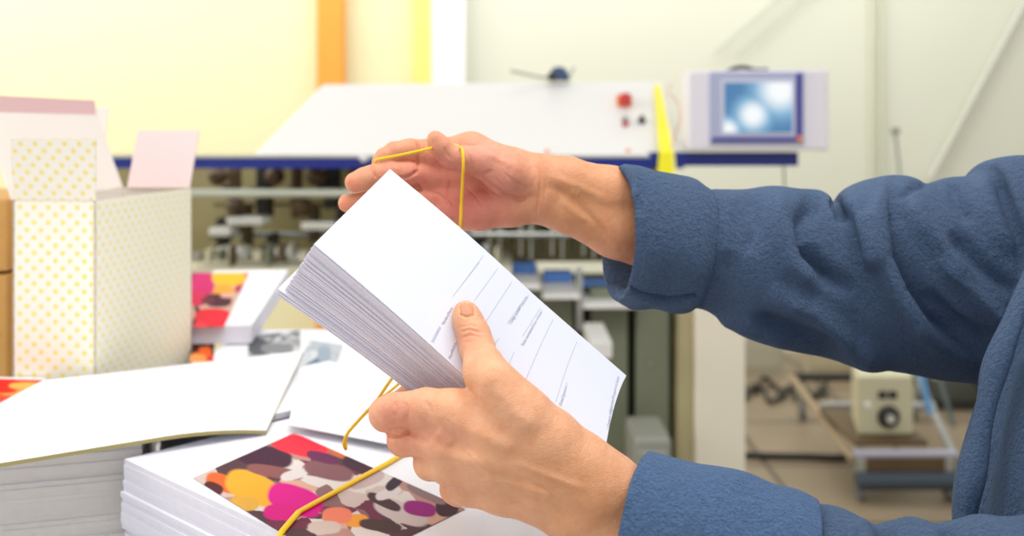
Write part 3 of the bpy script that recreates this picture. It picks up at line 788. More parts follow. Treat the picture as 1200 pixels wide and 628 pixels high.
# stacks need the table
tb = empty('work_table', (-.62, 1.1, 0), 'long white-topped work table carrying the stacks and the dotted box', 'table')
MB().box((-1.35,.46,TZ-.035), (.02,1.85,TZ), .004).build('table_top', mat('white_laminate', (222,222,222), .45), tb)
for x, y in ((-1.28,.53), (-.05,.53), (-1.28,1.78), (-.05,1.78)):
    MB().box((x-.025,y-.025,0), (x+.025,y+.025,TZ-.035), .003).build('leg', mat('grey_steel', (150,152,156), .4, .6), tb)
for y in (.53, 1.78): MB().box((-1.25,y-.015,TZ-.11), (-.08,y+.015,TZ-.035), .003).build('apron', mat('grey_steel', (150,152,156), .4, .6), tb)

# ------------------------------------------------------------------ dotted box with open flaps
YB = 1.25
bx0 = -.57; bz0 = TZ; bz1 = EYE-86*1.15/1200
BC = Vector((-.468, 1.15, 0)); BR = Vector((.030, .250, 0)); BL = Vector((-.0985, .0118, 0))
card = mat('white_card', (240, 232, 226), .6, noise_amt=.02)
inner = mat('pale_pink_card', (236, 214, 214), .6, noise_amt=.02)
def dotted():
    m = bpy.data.materials.new('yellow_dotted_card'); m.use_nodes = True; nt = m.node_tree; N = nt.nodes; L = nt.links
    tc = N.new('ShaderNodeTexCoord'); mp = N.new('ShaderNodeMapping'); mp.inputs['Rotation'].default_value = (0, 0, 0); mp.inputs['Scale'].default_value = (82, 82, 82)
    L.new(tc.outputs['UV'], mp.inputs['Vector'])
    fr_ = N.new('ShaderNodeVectorMath'); fr_.operation = 'FRACTION'; L.new(mp.outputs[0], fr_.inputs[0])
    sb = N.new('ShaderNodeVectorMath'); sb.operation = 'SUBTRACT'; sb.inputs[1].default_value = (.5, .5, .5); L.new(fr_.outputs[0], sb.inputs[0])
    mu = N.new('ShaderNodeVectorMath'); mu.operation = 'MULTIPLY'; mu.inputs[1].default_value = (1, 1, 0); L.new(sb.outputs[0], mu.inputs[0])
    ln = N.new('ShaderNodeVectorMath'); ln.operation = 'LENGTH'; L.new(mu.outputs[0], ln.inputs[0])
    lt = N.new('ShaderNodeMath'); lt.operation = 'LESS_THAN'; lt.inputs[1].default_value = .24; L.new(ln.outputs['Value'], lt.inputs[0])
    mx = N.new('ShaderNodeMix'); mx.data_type = 'RGBA'; mx.inputs[6].default_value = lin((250,248,236)); mx.inputs[7].default_value = lin((250,232,130))
    L.new(lt.outputs[0], mx.inputs[0]); b = N['Principled BSDF']; L.new(mx.outputs[2], b.inputs['Base Color']); b.inputs['Roughness'].default_value = .5
    return m
dot = dotted()

box = empty('gift_box', (-.50, 1.28, TZ), 'white cardboard box with yellow polka dots and open flaps', 'box')
t_ = .0025
def panel(name, p, du, dv, m, inset):
    """flat card panel with a dot pattern laid out in centimetres along its own edges"""
    du = Vector(du); dv = Vector(dv); n = Vector(inset).normalized()*t_
    f_ = [p, p+du, p+du+dv, p+dv]
    o = MB().prism(f_, [q+n for q in f_]).build(name, m, box)
    uv = o.data.uv_layers.new(name='UVMap'); a = du.normalized(); b = (dv-a*dv.dot(a)).normalized()
    for lp in o.data.loops:
        c = o.data.vertices[lp.vertex_index].co-p
        x, y = c.dot(a), c.dot(b); uv.data[lp.index].uv = ((x+y)*.7071, (y-x)*.7071)
    return o
H_ = Vector((0, 0, bz1-bz0)); B0 = BC+Vector((0, 0, bz0))
panel('front_panel', B0+BL, -BL, H_, dot, BR)
panel('side_panel', B0, BR, H_, dot, BL)
panel('side_panel', B0+BL+BR, -BR, H_, card, -BL)
panel('back_panel', B0+BR, BL, H_, card, -BR)
panel('bottom_panel', B0, BR, BL, card, (0, 0, 1))
Tt = BC+Vector((0, 0, bz1+.001))
nl = Vector((-.12, -.99, 0))
panel('dust_flap', Tt+BL, -BL*1.0, Vector((.012, -.030, .070)), dot, BR)
panel('dust_flap', Tt+BR*.98, BL*.9, Vector((.004, .03, .078)), inner, -BR)
panel('lid_flap', Tt+BL*1.02+BR, -BR, Vector((-.045, .02, .10)), card, -BL)
panel('tuck_flap', Tt+BL*1.02+BR+Vector((-.045,.02,.10)), -BR, Vector((-.002, 0, .020)), mat('pink_card', (236, 196, 200), .6, noise_amt=.02), -BL)
panel('lid_flap', Tt+BL*1.02+BR+Vector((-.03,.0,0)), Vector((-.10,0.01,0)), Vector((0,.03,.11)), card, (0,1,0))
# brown carton beside it
ct = empty('carton', (P(-40,300,1.3).x-.1, 1.4, TZ), 'brown cardboard carton at the left edge beside the dotted box', 'box')
x1 = P(8, 0, 1.30).x; x0 = x1-.30; kraft = mat('kraft_board', (206, 160, 92), .8, noise_amt=.1, nscale=30)
MB().box((x0,1.30,TZ), (x1,1.55,P(0,322,1.3).z), .003).build('body', kraft, ct)
MB().box((x0,1.30,P(0,318,1.3).z), (x1,1.55,P(0,234,1.3).z), .003).build('lid', kraft, ct)
MB().box((x0+.01,1.298,P(0,395,1.3).z), (x1-.01,1.2995,P(0,392,1.3).z)).build('tape_seam', mat('brown_tape', (150,106,50), .5), ct)
# ================================================================== printing machine behind
YM = 2.8
def X(px, Y=YM): return (px-600)/F*Y
def Z(py, Y=YM): return EYE-(py-HZ)/F*Y
wh = mat('white_enamel', (234,234,232), .35, noise_amt=.015, spec=.5)
blue = mat('navy_blue_enamel', (22,44,140), .35, noise_amt=.03)
olive = mat('olive_enamel', (104,112,92), .55, noise_amt=.12, nscale=6)
dark = mat('dark_recess_metal', (44,44,38), .6, noise_amt=.2)
steel = mat('brushed_steel', (190,194,190), .3, .8, noise_amt=.06)
beige = mat('beige_enamel', (206,200,172), .5, noise_amt=.05)
mc = empty('printing_machine', (X(580), YM+.3, 0), 'long white printing machine with a blue rail across the background', 'printing machine')
# slanted cover
ft = [(X(296),YM,Z(182)), (X(800),YM,Z(182)), (X(800),YM+.35,Z(96,YM+.35)), (X(350),YM+.35,Z(99,YM+.35))]
bk = [(X(296),YM+.5,Z(182)), (X(800),YM+.5,Z(182)), (X(800),YM+.42,Z(96,YM+.35)), (X(350),YM+.42,Z(99,YM+.35))]
cov = MB().prism(ft, bk, .006).build('cover', wh, mc)
MB().box((X(60),YM-.025,Z(197)), (X(800),YM+.03,Z(185)), .002).build('blue_rail', blue, mc)
MB().box((X(760),YM-.030,Z(194)), (X(932),YM+.03,Z(178)), .002).build('blue_rail', blue, mc)
MB().box((X(60),YM-.028,Z(185)), (X(800),YM+.04,Z(182)), .001).build('edge_strip', steel, mc)
sg = MB()
SL_ = lambda py: YM+.35*(182-py)/(182-96)      # slanted face depth
def onc(px, py, off=0):
    Y = YM; 
    for _ in range(6):
        z = Z(py, Y); t = (z-Z(182))/(Z(96,YM+.35)-Z(182)); Y = YM+.35*t
    return P(px, py, Y-off)
nrm = Vector((0, -(Z(96,YM+.35)-Z(182)), .35)).normalized()
c = onc(731, 119)
sw = MB().box(c+Vector((-.021,-.026,-.023)), c+Vector((.021,.014,.021)), .003).build('emergency_stop', mat('orange_plastic', (236,130,60), .4), mc)
MB().lathe(c+Vector((0,-.026,.003)), (0,-1,.2), [(0,.012),(.012,.012),(.013,.017),(.024,.018),(.028,.014)]).build('knob', mat('red_plastic', (196,22,22), .35), sw)
c = onc(732, 143)
bt = MB().box(c+Vector((-.010,-.018,-.018)), c+Vector((.010,.010,.016)), .002).build('push_button', mat('light_grey_plastic', (190,190,190), .4), mc)
MB().lathe(c+Vector((0,-.018,-.006)), (0,-1,0), [(0,.009),(.007,.008)]).build('red_cap', mat('red_plastic', (196,22,22), .35), bt)
MB().lathe(c+Vector((0,-.018,.010)), (0,-1,0), [(0,.005),(.005,.004)]).build('green_cap', mat('green_plastic', (60,140,100), .4), bt)
c = onc(752, 143)
MB().lathe(c, nrm, [(0,.011),(.008,.011),(.009,.007),(.018,.006)]).box(c+nrm*.009+Vector((-.004,-.008,-.013)), c+nrm*.009+Vector((.004,.003,.013)), .001).build('rotary_switch', mat('black_plastic', (44,42,44), .4), mc)
for px, py in ((736,177), (641,178)):
    c = onc(px, py); MB().lathe(c, nrm, [(0,.007),(.004,.006)]).build('indicator', mat('orange_plastic', (236,130,60), .4), mc)
c = onc(427, 183); MB().lathe(P(427,184,YM-.03), (0,-1,0), [(0,.012),(.004,.014),(.014,.010)]).build('knob', mat('white_plastic', (240,240,240), .4), mc)
# machine interior
MB().box((X(60),YM+.42,Z(330)), (X(812),YM+.46,Z(186))).build('back_plate', mat('khaki_plate', (150,142,100), .6, noise_amt=.2, nscale=9), mc)
MB().tube([(X(60),YM+.02,Z(227)), (X(640),YM+.02,Z(227))], .012, 14).build('cross_rod', mat('pale_rod', (206,212,196), .35, .2), mc)
MB().tube([(X(226),YM+.20,Z(246)), (X(800),YM+.20,Z(246))], .006, 10).build('cross_rod', mat('olive_rod', (130,122,84), .4, .3), mc)
MB().tube([(X(226),YM+.25,Z(286)), (X(800),YM+.25,Z(286))], .010, 10).build('cross_rod', steel, mc)
rg = random.Random(11)
brn = mat('brown_bracket', (94,74,48), .5, noise_amt=.2)
for i, (px, w, y0, y1, m_) in enumerate([(290,15,195,262,dark), (252,9,200,250,brn), (330,8,198,262,brn), (375,16,196,250,dark), (392,20,250,292,dark), (402,7,200,300,brn), (238,10,262,300,dark), (300,9,282,316,dark), (352,9,250,292,brn), (268,7,246,300,brn),
        (560,14,262,300,dark), (600,10,262,292,brn), (650,18,258,280,dark), (700,14,262,296,dark), (795,16,196,300,dark)]):
    mb = MB(); mb.box((X(px-w/2),YM+.16,Z(y1)), (X(px+w/2),YM+.24,Z(y0)), .004)
    mb.tube([(X(px-w*.9),YM+.15,Z((y0+y1)/2)), (X(px+w*.9),YM+.15,Z((y0+y1)/2))], .014, 14)
    mb.build('gripper', m_, mc)
for px, py, w in ((280,262,44), (368,268,40), (250,275,26), (320,300,30), (345,306,26), (262,298,30)):
    MB().box((X(px-w/2),YM+.06,Z(py+5)), (X(px+w/2),YM+.15,Z(py-5)), .006).tube([(X(px-w/2-4),YM+.10,Z(py)), (X(px+w/2+4),YM+.10,Z(py))], .009, 10).build('feeder_shoe', mat('pale_metal', (212,214,206), .35, .2), mc)
for px, y0, y1 in ((240,196,222),(262,232,262),(310,196,222),(345,232,262),(360,196,222)):
    MB().lathe((X(px),YM+.14,Z((y0+y1)/2)), (0,-1,0), [(0,.026),(.02,.028),(.03,.02),(.05,.012)]).build('pulley', brn, mc)
MB().box((X(225),YM-.02,Z(345)), (X(600),YM+.40,Z(312)), .004).build('feed_bed', mat('cream_bed', (214,210,186), .5, noise_amt=.08, nscale=12), mc)
for k in range(26):
    px = 230+k*14
    MB().box((X(px),YM-.03,Z(306+rg.uniform(-4,6))), (X(px+rg.uniform(3,8)),YM+.02,Z(290+rg.uniform(-6,6))), .001).build('feed_clip', [steel, beige, mat('olive_enamel', (104,112,92)), brn][k % 4], mc)
# delivery trays and the rods over them
for (xa, xb, yt_, yf) in ((560,634,304,334), (636,680,304,345), (684,752,300,356)):
    z = Z(yf, YM-.05); Yb = (EYE-z)*F/(yt_-HZ)
    Yb = min(Yb, YM+.38)
    tr = MB().box((X(xa,YM-.05),YM-.05,z-.014), (X(xb,YM-.05),Yb,z), .003).build('delivery_tray', mat('white_tray', (232,232,230), .4, noise_amt=.02), mc)
    MB().box((X(xa+4,YM-.05),YM+.16,z+.001), (X(xb-4,YM-.05),YM+.22,z+.03), .003).build('blue_stop', mat('bright_blue_plastic', (80,130,205), .4), tr)
for k in range(16):
    px = 560+k*12.6
    MB().tube([(X(px),YM+.08,Z(262)), (X(px),YM+.08,Z(300+4*(k % 3)))], .0035, 8).box((X(px-2.5),YM+.06,Z(276)), (X(px+2.5),YM+.09,Z(270)), .001).build('guide_rod', steel if k % 3 else dark, mc)
MB().tube([(X(550),YM+.06,Z(277)), (X(760),YM+.06,Z(277))], .007, 10).build('cross_rod', steel, mc)
# lower cabinet: dark olive panels with black gaps
MB().box((X(560),YM+.12,.0), (X(800),YM+.45,Z(340,YM+.1)), .003).build('recess', dark, mc)
for xa, xb in ((560,673), (693,738), (747,788)):
    MB().box((X(xa),YM+.04,.10), (X(xb),YM+.12,Z(342)), .006).build('side_panel', mat('dark_olive_panel', (122,128,108), .35, noise_amt=.18, nscale=4), mc)
MB().box((X(676),YM+.02,Z(390)), (X(684),YM+.05,Z(316)), .003).build('guide_bar', steel, mc)
MB().box((X(794),YM-.01,.0), (X(812),YM+.3,Z(240)), .004).build('side_frame', mat('tan_frame', (176,166,128), .5), mc)
MB().box((X(812),YM-.03,.0), (X(871),YM+.45,Z(240)), .006).build('end_post', mat('cream_post', (238,232,214), .45, noise_amt=.02), mc)
MB().box((X(682),YM-.30,Z(410,YM-.2)), (X(705),YM-.05,Z(391,YM-.2)), .003).build('paper_tray', wh, mc)
for px in (716, 765): MB().lathe((X(px),YM+.038,Z(430 if px == 765 else 415)), (0,-1,0), [(0,.006),(.003,.005)]).build('screw', steel, mc)
tag(MB().box((X(740,2.6),2.55,.0), (X(784,2.6),2.75,Z(506,2.6)), .012).box((X(745,2.6),2.53,Z(560,2.6)), (X(778,2.6),2.551,Z(520,2.6)), .004).build('grey_bin', mat('grey_plastic', (150,152,142), .5)), 'small grey bin on the floor against the dark machine panels', 'bin')
# yellow strip and pink hose
ys = empty('yellow_strip', P(778,205,YM-.06), 'bright yellow folded strip leaning on the white machine cover', 'strip')
ym = mat('yellow_plastic', (250,240,10), .4, noise_amt=.02)
a1 = onc(770, 99, .035)
k1 = onc(779, 178, .04)
k1.y = min(k1.y, YM-.05)
V_ = lambda x, y, z: Vector((x, y, z))
MB().prism([a1+V_(-.008,0,0), a1+V_(.008,0,0), k1+V_(.018,0,0), P(790,206,YM-.06), P(770,206,YM-.06), k1+V_(-.018,0,0)],
           [a1+V_(-.008,.008,0), a1+V_(.008,.008,0), k1+V_(.018,.008,0), P(790,206,YM-.052), P(770,206,YM-.052), k1+V_(-.018,.008,0)]).build('strip_front', ym, ys)
MB().prism([a1+V_(.008,-.001,0), a1+V_(.011,-.001,0), k1+V_(.022,-.001,0), P(793,206,YM-.062), P(790,206,YM-.062), k1+V_(.018,-.001,0)], [a1+V_(.008,.009,0), a1+V_(.011,.009,0), k1+V_(.022,.009,0), P(793,206,YM-.05), P(790,206,YM-.05), k1+V_(.018,.009,0)]).build('strip_edge', mat('pale_yellow', (246,240,170), .4), ys)
hp = spline([onc(786,98,.01), onc(784,106,.02), onc(796,124,.02), onc(797,140,.02), onc(790,160,.02), P(786,172,YM-.03)], 6)
tag(MB().tube(hp, .0035, 8).build('thin_hose', mat('pink_hose', (232,190,180), .4), smooth=True), 'thin pale pink hose curving between yellow strip and control monitor', 'hose')
# control monitor
YC = 2.72
mo = empty('control_monitor', (X(886,YC), YC+.06, Z(176,YC)), 'white control terminal with blue-framed touch screen on the machine end', 'monitor')
MB().prism([(X(807,YC),YC,Z(176,YC)), (X(972,YC),YC,Z(176,YC)), (X(971,YC),YC,Z(81,YC)), (X(807,YC),YC,Z(83,YC))], [(X(807,YC),YC+.12,Z(176,YC)), (X(972,YC),YC+.12,Z(176,YC)), (X(971,YC),YC+.12,Z(81,YC)), (X(807,YC),YC+.12,Z(83,YC))], .006).build('housing', mat('white_housing', (232,230,240), .4, noise_amt=.01), mo)
def fb(name, x0, y0, x1, y1, d0, d1, m_, par=mo, bev=.001): return MB().box((X(x0,YC),YC-d0,Z(y1,YC)), (X(x1,YC),YC-d1,Z(y0,YC)), bev).build(name, m_, par)
bz = fb('bezel', 831, 84, 942, 169, .008, -.01, mat('lavender_bezel', (176,182,214), .4, noise_amt=.01), bev=.003)
fb('blue_stripe', 932, 86, 939, 166, .010, .006, mat('violet_blue', (64,62,150), .4), bz)
fb('blue_stripe', 833, 161, 932, 166.5, .010, .006, mat('violet_blue', (64,62,150), .4), bz)
fb('inner_frame', 844, 93, 930, 158, .010, .006, mat('pale_frame', (206,210,228), .4), bz)
fb('orange_key', 933, 159, 939, 166, .012, .009, mat('orange_plastic', (236,130,60), .4), bz)
def screen_mat():
    m = bpy.data.materials.new('lit_screen'); m.use_nodes = True; nt = m.node_tree; N = nt.nodes; L = nt.links; b = N['Principled BSDF']
    tc = N.new('ShaderNodeTexCoord'); mp = N.new('ShaderNodeMapping'); L.new(tc.outputs['Generated'], mp.inputs['Vector'])
    def glare_spot(cx, cz, r):
        sb = N.new('ShaderNodeVectorMath'); sb.operation = 'SUBTRACT'; sb.inputs[1].default_value = (cx, .5, cz); L.new(mp.outputs[0], sb.inputs[0])
        mu = N.new('ShaderNodeVectorMath'); mu.operation = 'MULTIPLY'; mu.inputs[1].default_value = (1, 0, .75); L.new(sb.outputs[0], mu.inputs[0])
        ln = N.new('ShaderNodeVectorMath'); ln.operation = 'LENGTH'; L.new(mu.outputs[0], ln.inputs[0])
        mr = N.new('ShaderNodeMapRange'); mr.interpolation_type = 'SMOOTHSTEP'; mr.inputs[1].default_value = r; mr.inputs[2].default_value = 0; L.new(ln.outputs['Value'], mr.inputs[0]); return mr
    s1, s2, s3 = glare_spot(.82, .85, .62), glare_spot(.42, .35, .42), glare_spot(.05, .05, .3)  # whitish reflections on the glass, painted into the emission colour
    a = N.new('ShaderNodeMath'); a.operation = 'MAXIMUM'; L.new(s1.outputs[0], a.inputs[0]); L.new(s2.outputs[0], a.inputs[1])
    a2 = N.new('ShaderNodeMath'); a2.operation = 'MAXIMUM'; L.new(a.outputs[0], a2.inputs[0]); L.new(s3.outputs[0], a2.inputs[1])
    cr_ = N.new('ShaderNodeValToRGB'); L.new(a2.outputs[0], cr_.inputs[0]); el = cr_.color_ramp.elements
    el[0].color = lin((70,124,172)); el[1].color = lin((250,253,255)); el[1].position = .9; e3 = el.new(.35); e3.color = lin((126,176,210))
    b.inputs['Base Color'].default_value = (.02,.03,.04,1); L.new(cr_.outputs[0], b.inputs['Emission Color']); b.inputs['Emission Strength'].default_value = .92; b.inputs['Roughness'].default_value = .3
    return m
fb('screen', 848, 97, 927, 155, .012, .009, screen_mat(), bz, 0)
MB().tube(spline([P(852,84,YC+.05), P(862,80,YC+.05), P(872,79,YC+.05), P(884,82,YC+.05), P(900,82,YC+.05)], 5), .006, 8).build('cable', mat('black_plastic', (44,42,44), .4), mo, smooth=True)
# camera-like blue knob on top of the cover
pv = empty('blue_nozzle', P(655,95,3.15), 'small dark blue nozzle with a thin wire on top of the machine cover', 'nozzle')
MB().lathe(P(655,94.5,3.16), (0,0,1), [(0,.034),(.012,.034),(.022,.028),(.034,.024),(.042,.014)]).build('nozzle_body', mat('slate_blue_plastic', (52,76,116), .4), pv, smooth=True, angle=40)
MB().lathe(P(648,90,3.13), (-.4,-1,.1), [(0,.014),(.016,.012)]).build('nozzle_mouth', mat('black_plastic', (44,42,44), .4), pv)
MB().tube(spline([P(645,92,3.16), P(630,90,3.16), P(612,86,3.16), P(598,83,3.16)], 5), .004, 8).build('wire', mat('grey_wire', (150,156,146), .5), pv, smooth=True)
MB().tube(spline([P(664,88,3.16), P(670,86,3.16), P(672,78,3.16)], 5), .003, 8).build('wire', mat('grey_wire', (150,156,146), .5), pv, smooth=True)

# ================================================================== right background: control box on a cart, cables, boards
YK = 3.75
cart = empty('steel_cart', (X(1030,4.0), 4.0, 0), 'low steel floor dolly on castors under the small control box', 'dolly')
tubeM = mat('worn_steel', (170,172,172), .4, .4, noise_amt=.15)
def rail(name, pts, r, m_=tubeM, par=cart): return MB().tube([Vector(p) for p in pts], r, 10).build(name, m_, par)
h = lambda py, Y: Z(py, Y)
Yf, Yr = 3.72, 4.75
zf = Z(532, Yf)
rail('frame_rail', [(X(1000,Yf),Yf,zf), (X(1120,Yf),Yf,zf)], .016, mat('lavender_grey_steel', (180,180,196), .4, .3))
rail('frame_rail', [(X(1002,Yf),Yf-.02,.075), (X(1125,Yf),Yf-.02,.075)], .032, mat('dark_slate_steel', (58,72,84), .5))
MB().box((X(1003,Yf),Yf-.01,.09), (X(1120,Yf),Yf+.02,zf-.01)).build('crossbar', mat('brown_bracket', (94,74,48)), cart)
rail('frame_rail', [(X(1000,Yf),Yf,zf-.02), (X(928,Yr),Yr,zf+.03)], .016, mat('tan_steel', (160,140,112), .5))
rail('frame_rail', [(X(1120,Yf),Yf,zf-.02), (X(1075,Yr),Yr,zf+.03)], .016)
rail('frame_rail', [(X(928,Yr),Yr,zf+.03), (X(1075,Yr),Yr,zf+.03)], .02, dark)
rail('frame_rail', [(X(962,4.3),4.3,zf+.02), (X(1095,4.3),4.3,zf+.02)], .014)
for px, Y in ((1008,Yf), (1112,Yf), (940,Yr), (1070,Yr)):
    cs = MB().lathe((X(px,Y)-.012,Y,.035), (1,0,0), [(0,.034),(.004,.036),(.020,.036),(.024,.034)]).build('castor', mat('grey_rubber', (110,110,110), .6), cart)
    MB().box((X(px,Y)-.018,Y-.012,.04), (X(px,Y)+.018,Y+.012,zf-.01), .003).build('fork', steel, cs)
# plate carrying the box
zp = Z(509, YK+.06)
MB().box((X(1000,YK),YK-.02,zp-.02), (X(1085,YK),YK+.42,zp), .003).build('deck', mat('brown_bracket', (94,74,48)), cart)
cb = empty('control_box', (X(1035,YK+.05), YK+.15, zp), 'cream speed control box with a black dial, on the low steel dolly', 'control box')
zp += .002
hb = MB().prism([(X(1005,YK+.05),YK+.05,zp), (X(1070,YK+.05),YK+.05,zp), (X(1070,YK+.05),YK+.05,Z(441,YK+.05)), (X(1005,YK+.05),YK+.05,Z(441,YK+.05))],
           [(X(998,YK+.28),YK+.28,zp), (X(1064,YK+.28),YK+.28,zp), (X(1064,YK+.28),YK+.28,Z(441,YK+.05)+.012), (X(998,YK+.28),YK+.28,Z(441,YK+.05)+.012)], .006).build('housing', mat('cream_enamel', (206,202,172), .45, noise_amt=.03), cb)
FY = YK+.05
dl = MB().lathe(P(1041,488,FY), (0,-1,0), [(0,.042),(.006,.042),(.010,.034),(.030,.031),(.033,.026)]).build('dial', mat('black_plastic', (44,42,44), .4), hb)
MB().lathe(P(1044,491,FY-.033), (0,-1,0), [(0,.016),(.004,.015)]).build('dial_cap', mat('pale_metal', (212,214,206), .35, .2), dl)
MB().lathe(P(1017,475,FY), (0,-1,0), [(0,.014),(.004,.013),(.008,.009)]).build('push_button', mat('white_plastic', (240,240,240), .4), hb)
for px in (1034, 1046):
    MB().box(P(px-5,458,FY)+Vector((0,-.006,0)), P(px+5,467,FY), .002).tube([P(px,462,FY-.004), P(px,460,FY-.02)], .006, 8).build('toggle_switch', mat('black_plastic', (44,42,44), .4), hb)
# blue tube standing by the box
tag(MB().tube([P(1078,432,4.1), P(1090,484,4.1)], .014, 12).build('blue_tube', mat('light_blue_tube', (120,180,236), .3), smooth=True, angle=50), 'light blue plastic tube leaning behind the control box', 'tube')
tag(MB().tube([P(1100,440,4.4), P(1118,500,4.4)], .010, 12).build('glass_tube', mat('grey_green_tube', (110,130,130), .3), smooth=True, angle=50), 'thin grey tube leaning right of the light blue one', 'tube')
# cables on the floor
rg = random.Random(3); blk = mat('black_cable', (40,38,36), .5)
for k, lab in enumerate(('upper loop of the tangled black cable on the floor behind the dolly', 'lower loop of the tangled black cable on the floor behind the dolly')):
    pts = []
    for i in range(22):
        px = 872+i*4.6; py = 452+k*8+8*math.sin(i*.8+k*2)+rg.uniform(-3, 3)+i*.3
        g = G(px, py, .012); pts.append(Vector((g.x, g.y, .012+.006*(i % 3))))
    tag(MB().tube(spline(pts, 5), .010, 8).build('floor_cable', blk, smooth=True), lab, 'cable')
tag(MB().tube(spline([G(860,532,.014), G(900,534,.014), G(950,535,.014), G(985,536,.014), G(1010,528,.014)], 6), .014, 8).build('floor_cable', blk, smooth=True), 'straight black cable running along the floor to the dolly', 'cable')
# low boards and bins by the wall
def board(name, x0, y0, x1, Y, m_, label, cat, th=.06):
    z0 = .0; zt = Z(y0, Y)
    mb = MB().box((X(x0,Y),Y,.0), (X(x1,Y),Y+th,zt), .005).box((X(x0,Y)+.02,Y-.006,.04), (X(x1,Y)-.02,Y,zt-.04), .003)
    return tag(mb.build(name, m_), label, cat)
board('storage_panel', 868, 395, 918, 5.6, mat('pale_grey_panel', (176,170,150), .6), 'pale grey panel standing by the wall next to the white machine post', 'panel')
board('storage_panel', 945, 402, 1000, 5.6, mat('tan_panel', (186,176,146), .6), 'tan panel standing by the wall behind the control box', 'panel')
board('storage_panel', 1006, 398, 1066, 5.5, mat('cream_panel', (206,200,170), .6), 'cream panel by the wall right behind the control box', 'panel')
sh = empty('equipment_rack', (X(1130,4.9), 5.1, 0), 'dark equipment rack behind the control box', 'rack')
MB().box((X(1085,4.9),4.9,.0), (X(1200,4.9),5.3,.05), .004).build('shelf', dark, sh)
MB().box((X(1085,4.9),4.9,.30), (X(1200,4.9),5.3,.34), .004).build('shelf', mat('brown_bracket', (94,74,48)), sh)
for px in (1087, 1197):
    for y in (4.92, 5.28): MB().box((X(px,4.9)-.015,y-.015,0), (X(px,4.9)+.015,y+.015,.42), .002).build('post', dark, sh)
MB().tube([(X(1080,4.9),4.88,.42), (X(1150,4.9),4.88,.10)], .02, 10).build('brace', mat('dark_slate_steel', (58,72,84)), sh)

# ================================================================== the room
YW = 6.2
def wallmat(name, stops, scale=.8):
    m = mat(name, stops, .9, noise_amt=.03, nscale=1.2); return m
structure(MB().box((-4.6,YW,0), (-.30,YW+.1,3.4)).build('wall_back', mat('yellow_green_wall', (234,230,190), .9, noise_amt=.03, nscale=1)))
structure(MB().box((-.30,YW,0), (6.2,YW+.1,3.4)).build('wall_back', mat('pale_grey_green_wall', (222,224,208), .9, noise_amt=.02, nscale=1)))
structure(MB().box((6.2,-1.5,0), (6.3,YW+.1,3.4)).build('wall_right', mat('pale_grey_green_wall', (222,224,208))))
def floormat():
    m = bpy.data.materials.new('floor_tiles'); m.use_nodes = True; nt = m.node_tree; N = nt.nodes; L = nt.links; b = N['Principled BSDF']
    tc = N.new('ShaderNodeTexCoord'); br = N.new('ShaderNodeTexBrick'); br.offset = 0; br.inputs['Scale'].default_value = 1; br.inputs['Brick Width'].default_value = .6; br.inputs['Row Height'].default_value = .6
    br.inputs['Mortar Size'].default_value = .010; br.inputs['Color1'].default_value = lin((146,130,108)); br.inputs['Color2'].default_value = lin((138,122,100)); br.inputs['Mortar'].default_value = lin((76,68,58))
    mp = N.new('ShaderNodeMapping'); mp.inputs['Location'].default_value = (.18,.1,0); L.new(tc.outputs['Object'], mp.inputs['Vector']); L.new(mp.outputs[0], br.inputs['Vector'])
    nz = N.new('ShaderNodeTexNoise'); nz.inputs['Scale'].default_value = 3; nz.inputs['Detail'].default_value = 6; L.new(tc.outputs['Object'], nz.inputs['Vector'])
    mr = N.new('ShaderNodeMapRange'); mr.inputs[3].default_value = .75; mr.inputs[4].default_value = 1.2; L.new(nz.outputs['Fac'], mr.inputs[0])
    sc = N.new('ShaderNodeVectorMath'); sc.operation = 'SCALE'; L.new(br.outputs['Color'], sc.inputs[0]); L.new(mr.outputs[0], sc.inputs['Scale']); L.new(sc.outputs[0], b.inputs['Base Color'])
    b.inputs['Roughness'].default_value = .45
    return m
structure(MB().box((-4.6,-1.5,-.05), (6.3,YW+.1,0)).build('floor', floormat()))
def stripe(name, x0, x1, m_, y=YW-.10, d=.10, ztop=3.4):
    return MB().box((X(x0,y),y,0), (X(x1,y),y+d,ztop), .004).build(name, m_)
structure(stripe('trim_1', 371, 402, mat('orange_pillar', (238,160,60), .6)))
structure(stripe('trim_2', 484, 506, mat('light_yellow_pillar', (250,226,130), .6)))
structure(stripe('trim_3', 506, 545, mat('white_pillar', (244,244,246), .6)))
structure(MB().tube([(X(1022,YW-.03),YW-.03,.2), (X(1022,YW-.03),YW-.03,3.3)], .012, 10).build('trim_4', mat('pale_conduit', (214,216,194), .6)))
structure(MB().tube([(X(1033,YW-.03),YW-.03,.2), (X(1033,YW-.03),YW-.03,3.3)], .010, 10).build('trim_5', mat('pale_conduit', (214,216,194), .6)))
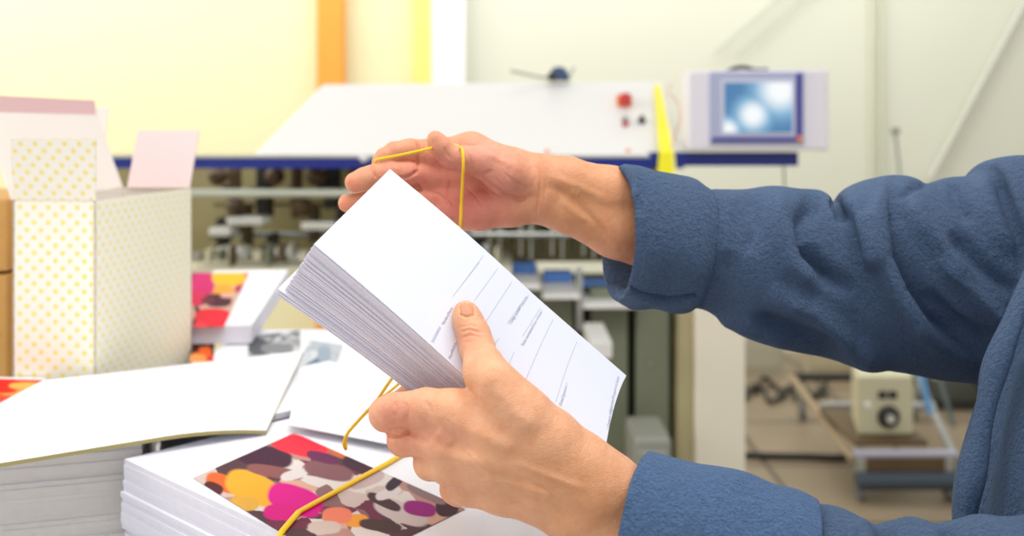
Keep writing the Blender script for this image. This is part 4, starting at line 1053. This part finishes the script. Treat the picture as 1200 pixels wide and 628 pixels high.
# wires in front of the wall; the thick bar stands in for a soft shadow
gw = mat('grey_cable', (192,194,182), .6)
for a, b_, r, lab in (((838,62),(958,-40),.006,'thin grey cable slanting up the wall above the control monitor'), ((862,66),(985,-40),.006,'second thin grey cable slanting up beside the first one'),
        ((1090,210),(1235,-60),.020,'thick pale bar standing in for a soft shadow slanting up the wall at upper right')):
    tag(MB().tube([P(*a, YW-.06), P(*b_, YW-.06)], r, 8).build('wall_cable_and_shade', gw if r < .02 else mat('pale_shadow_bar', (206,208,196), .6)), lab, 'cable')
tag(MB().tube(spline([P(1048,152,5.0), P(1050,165,5.0), P(1053,190,5.0), P(1055,320,5.0), P(1056,410,5.0), P(1057,474,5.0)], 5), .007, 8).box(P(1045,150,4.99), P(1053,157,5.01), .003).build('antenna_rod', mat('grey_wire', (150,156,146), .5)), 'thin grey upright rod with a small cap before the wall', 'rod')
tag(MB().tube([P(918,186,3.0), P(921,260,3.0), P(922,360,3.0)], .003, 6).build('hanging_cord', mat('grey_wire', (150,156,146), .5)), 'thin cord hanging from the right end of the blue rail', 'cord')

# ================================================================== camera and light
cam = bpy.data.cameras.new('camera'); co_ = bpy.data.objects.new('camera', cam); C.objects.link(co_)
co_.location = (0, 0, EYE); co_.rotation_euler = (PI/2, 0, 0)
cam.sensor_width = 36; cam.lens = 36; cam.shift_y = -(314-HZ)/F; cam.clip_start = .02
cam.dof.use_dof = True; cam.dof.focus_distance = .715; cam.dof.aperture_fstop = 5.2
bpy.context.scene.camera = co_
w = bpy.data.worlds.new('room_light'); bpy.context.scene.world = w; w.use_nodes = True
w.node_tree.nodes['Background'].inputs[0].default_value = (1.0, .985, .96, 1); w.node_tree.nodes['Background'].inputs[1].default_value = .72
def area(name, loc, target, sx, sy, power, col):
    l = bpy.data.lights.new(name, 'AREA'); l.shape = 'RECTANGLE'; l.size = sx; l.size_y = sy; l.energy = power; l.color = col
    o = bpy.data.objects.new(name, l); C.objects.link(o); o.location = loc
    o.rotation_euler = (Vector(target)-Vector(loc)).to_track_quat('-Z', 'Y').to_euler(); return o
area('ceiling_lamp', (.1, .35, 3.1), (-.2, .9, 0), 2.6, .9, 40, (1, .98, .95))
area('ceiling_lamp', (0, 4.9, 3.25), (0, 6.0, .8), 6.5, .6, 72, (1, 1, .96))  # unseen lamp, set close to the back wall and aimed to brighten it
area('warm_left_fill', (-3.4, 2.0, 2.3), (-.2, 2.2, 1.1), 1.8, 1.5, 50, (1, .92, .78))  # added warm light from the left; no window stands there
area('warm_left_fill', (-4.0, 4.6, 2.6), (-2.4, 6.2, 1.9), 1.4, 1.4, 42, (1, .90, .72))  # added for a warm brightness gradient on the left back wall
sc = bpy.context.scene
sc.view_settings.view_transform = 'Standard'; sc.view_settings.look = 'None'; sc.view_settings.gamma = 1; sc.view_settings.exposure = .05
sc.view_settings.use_curve_mapping = False
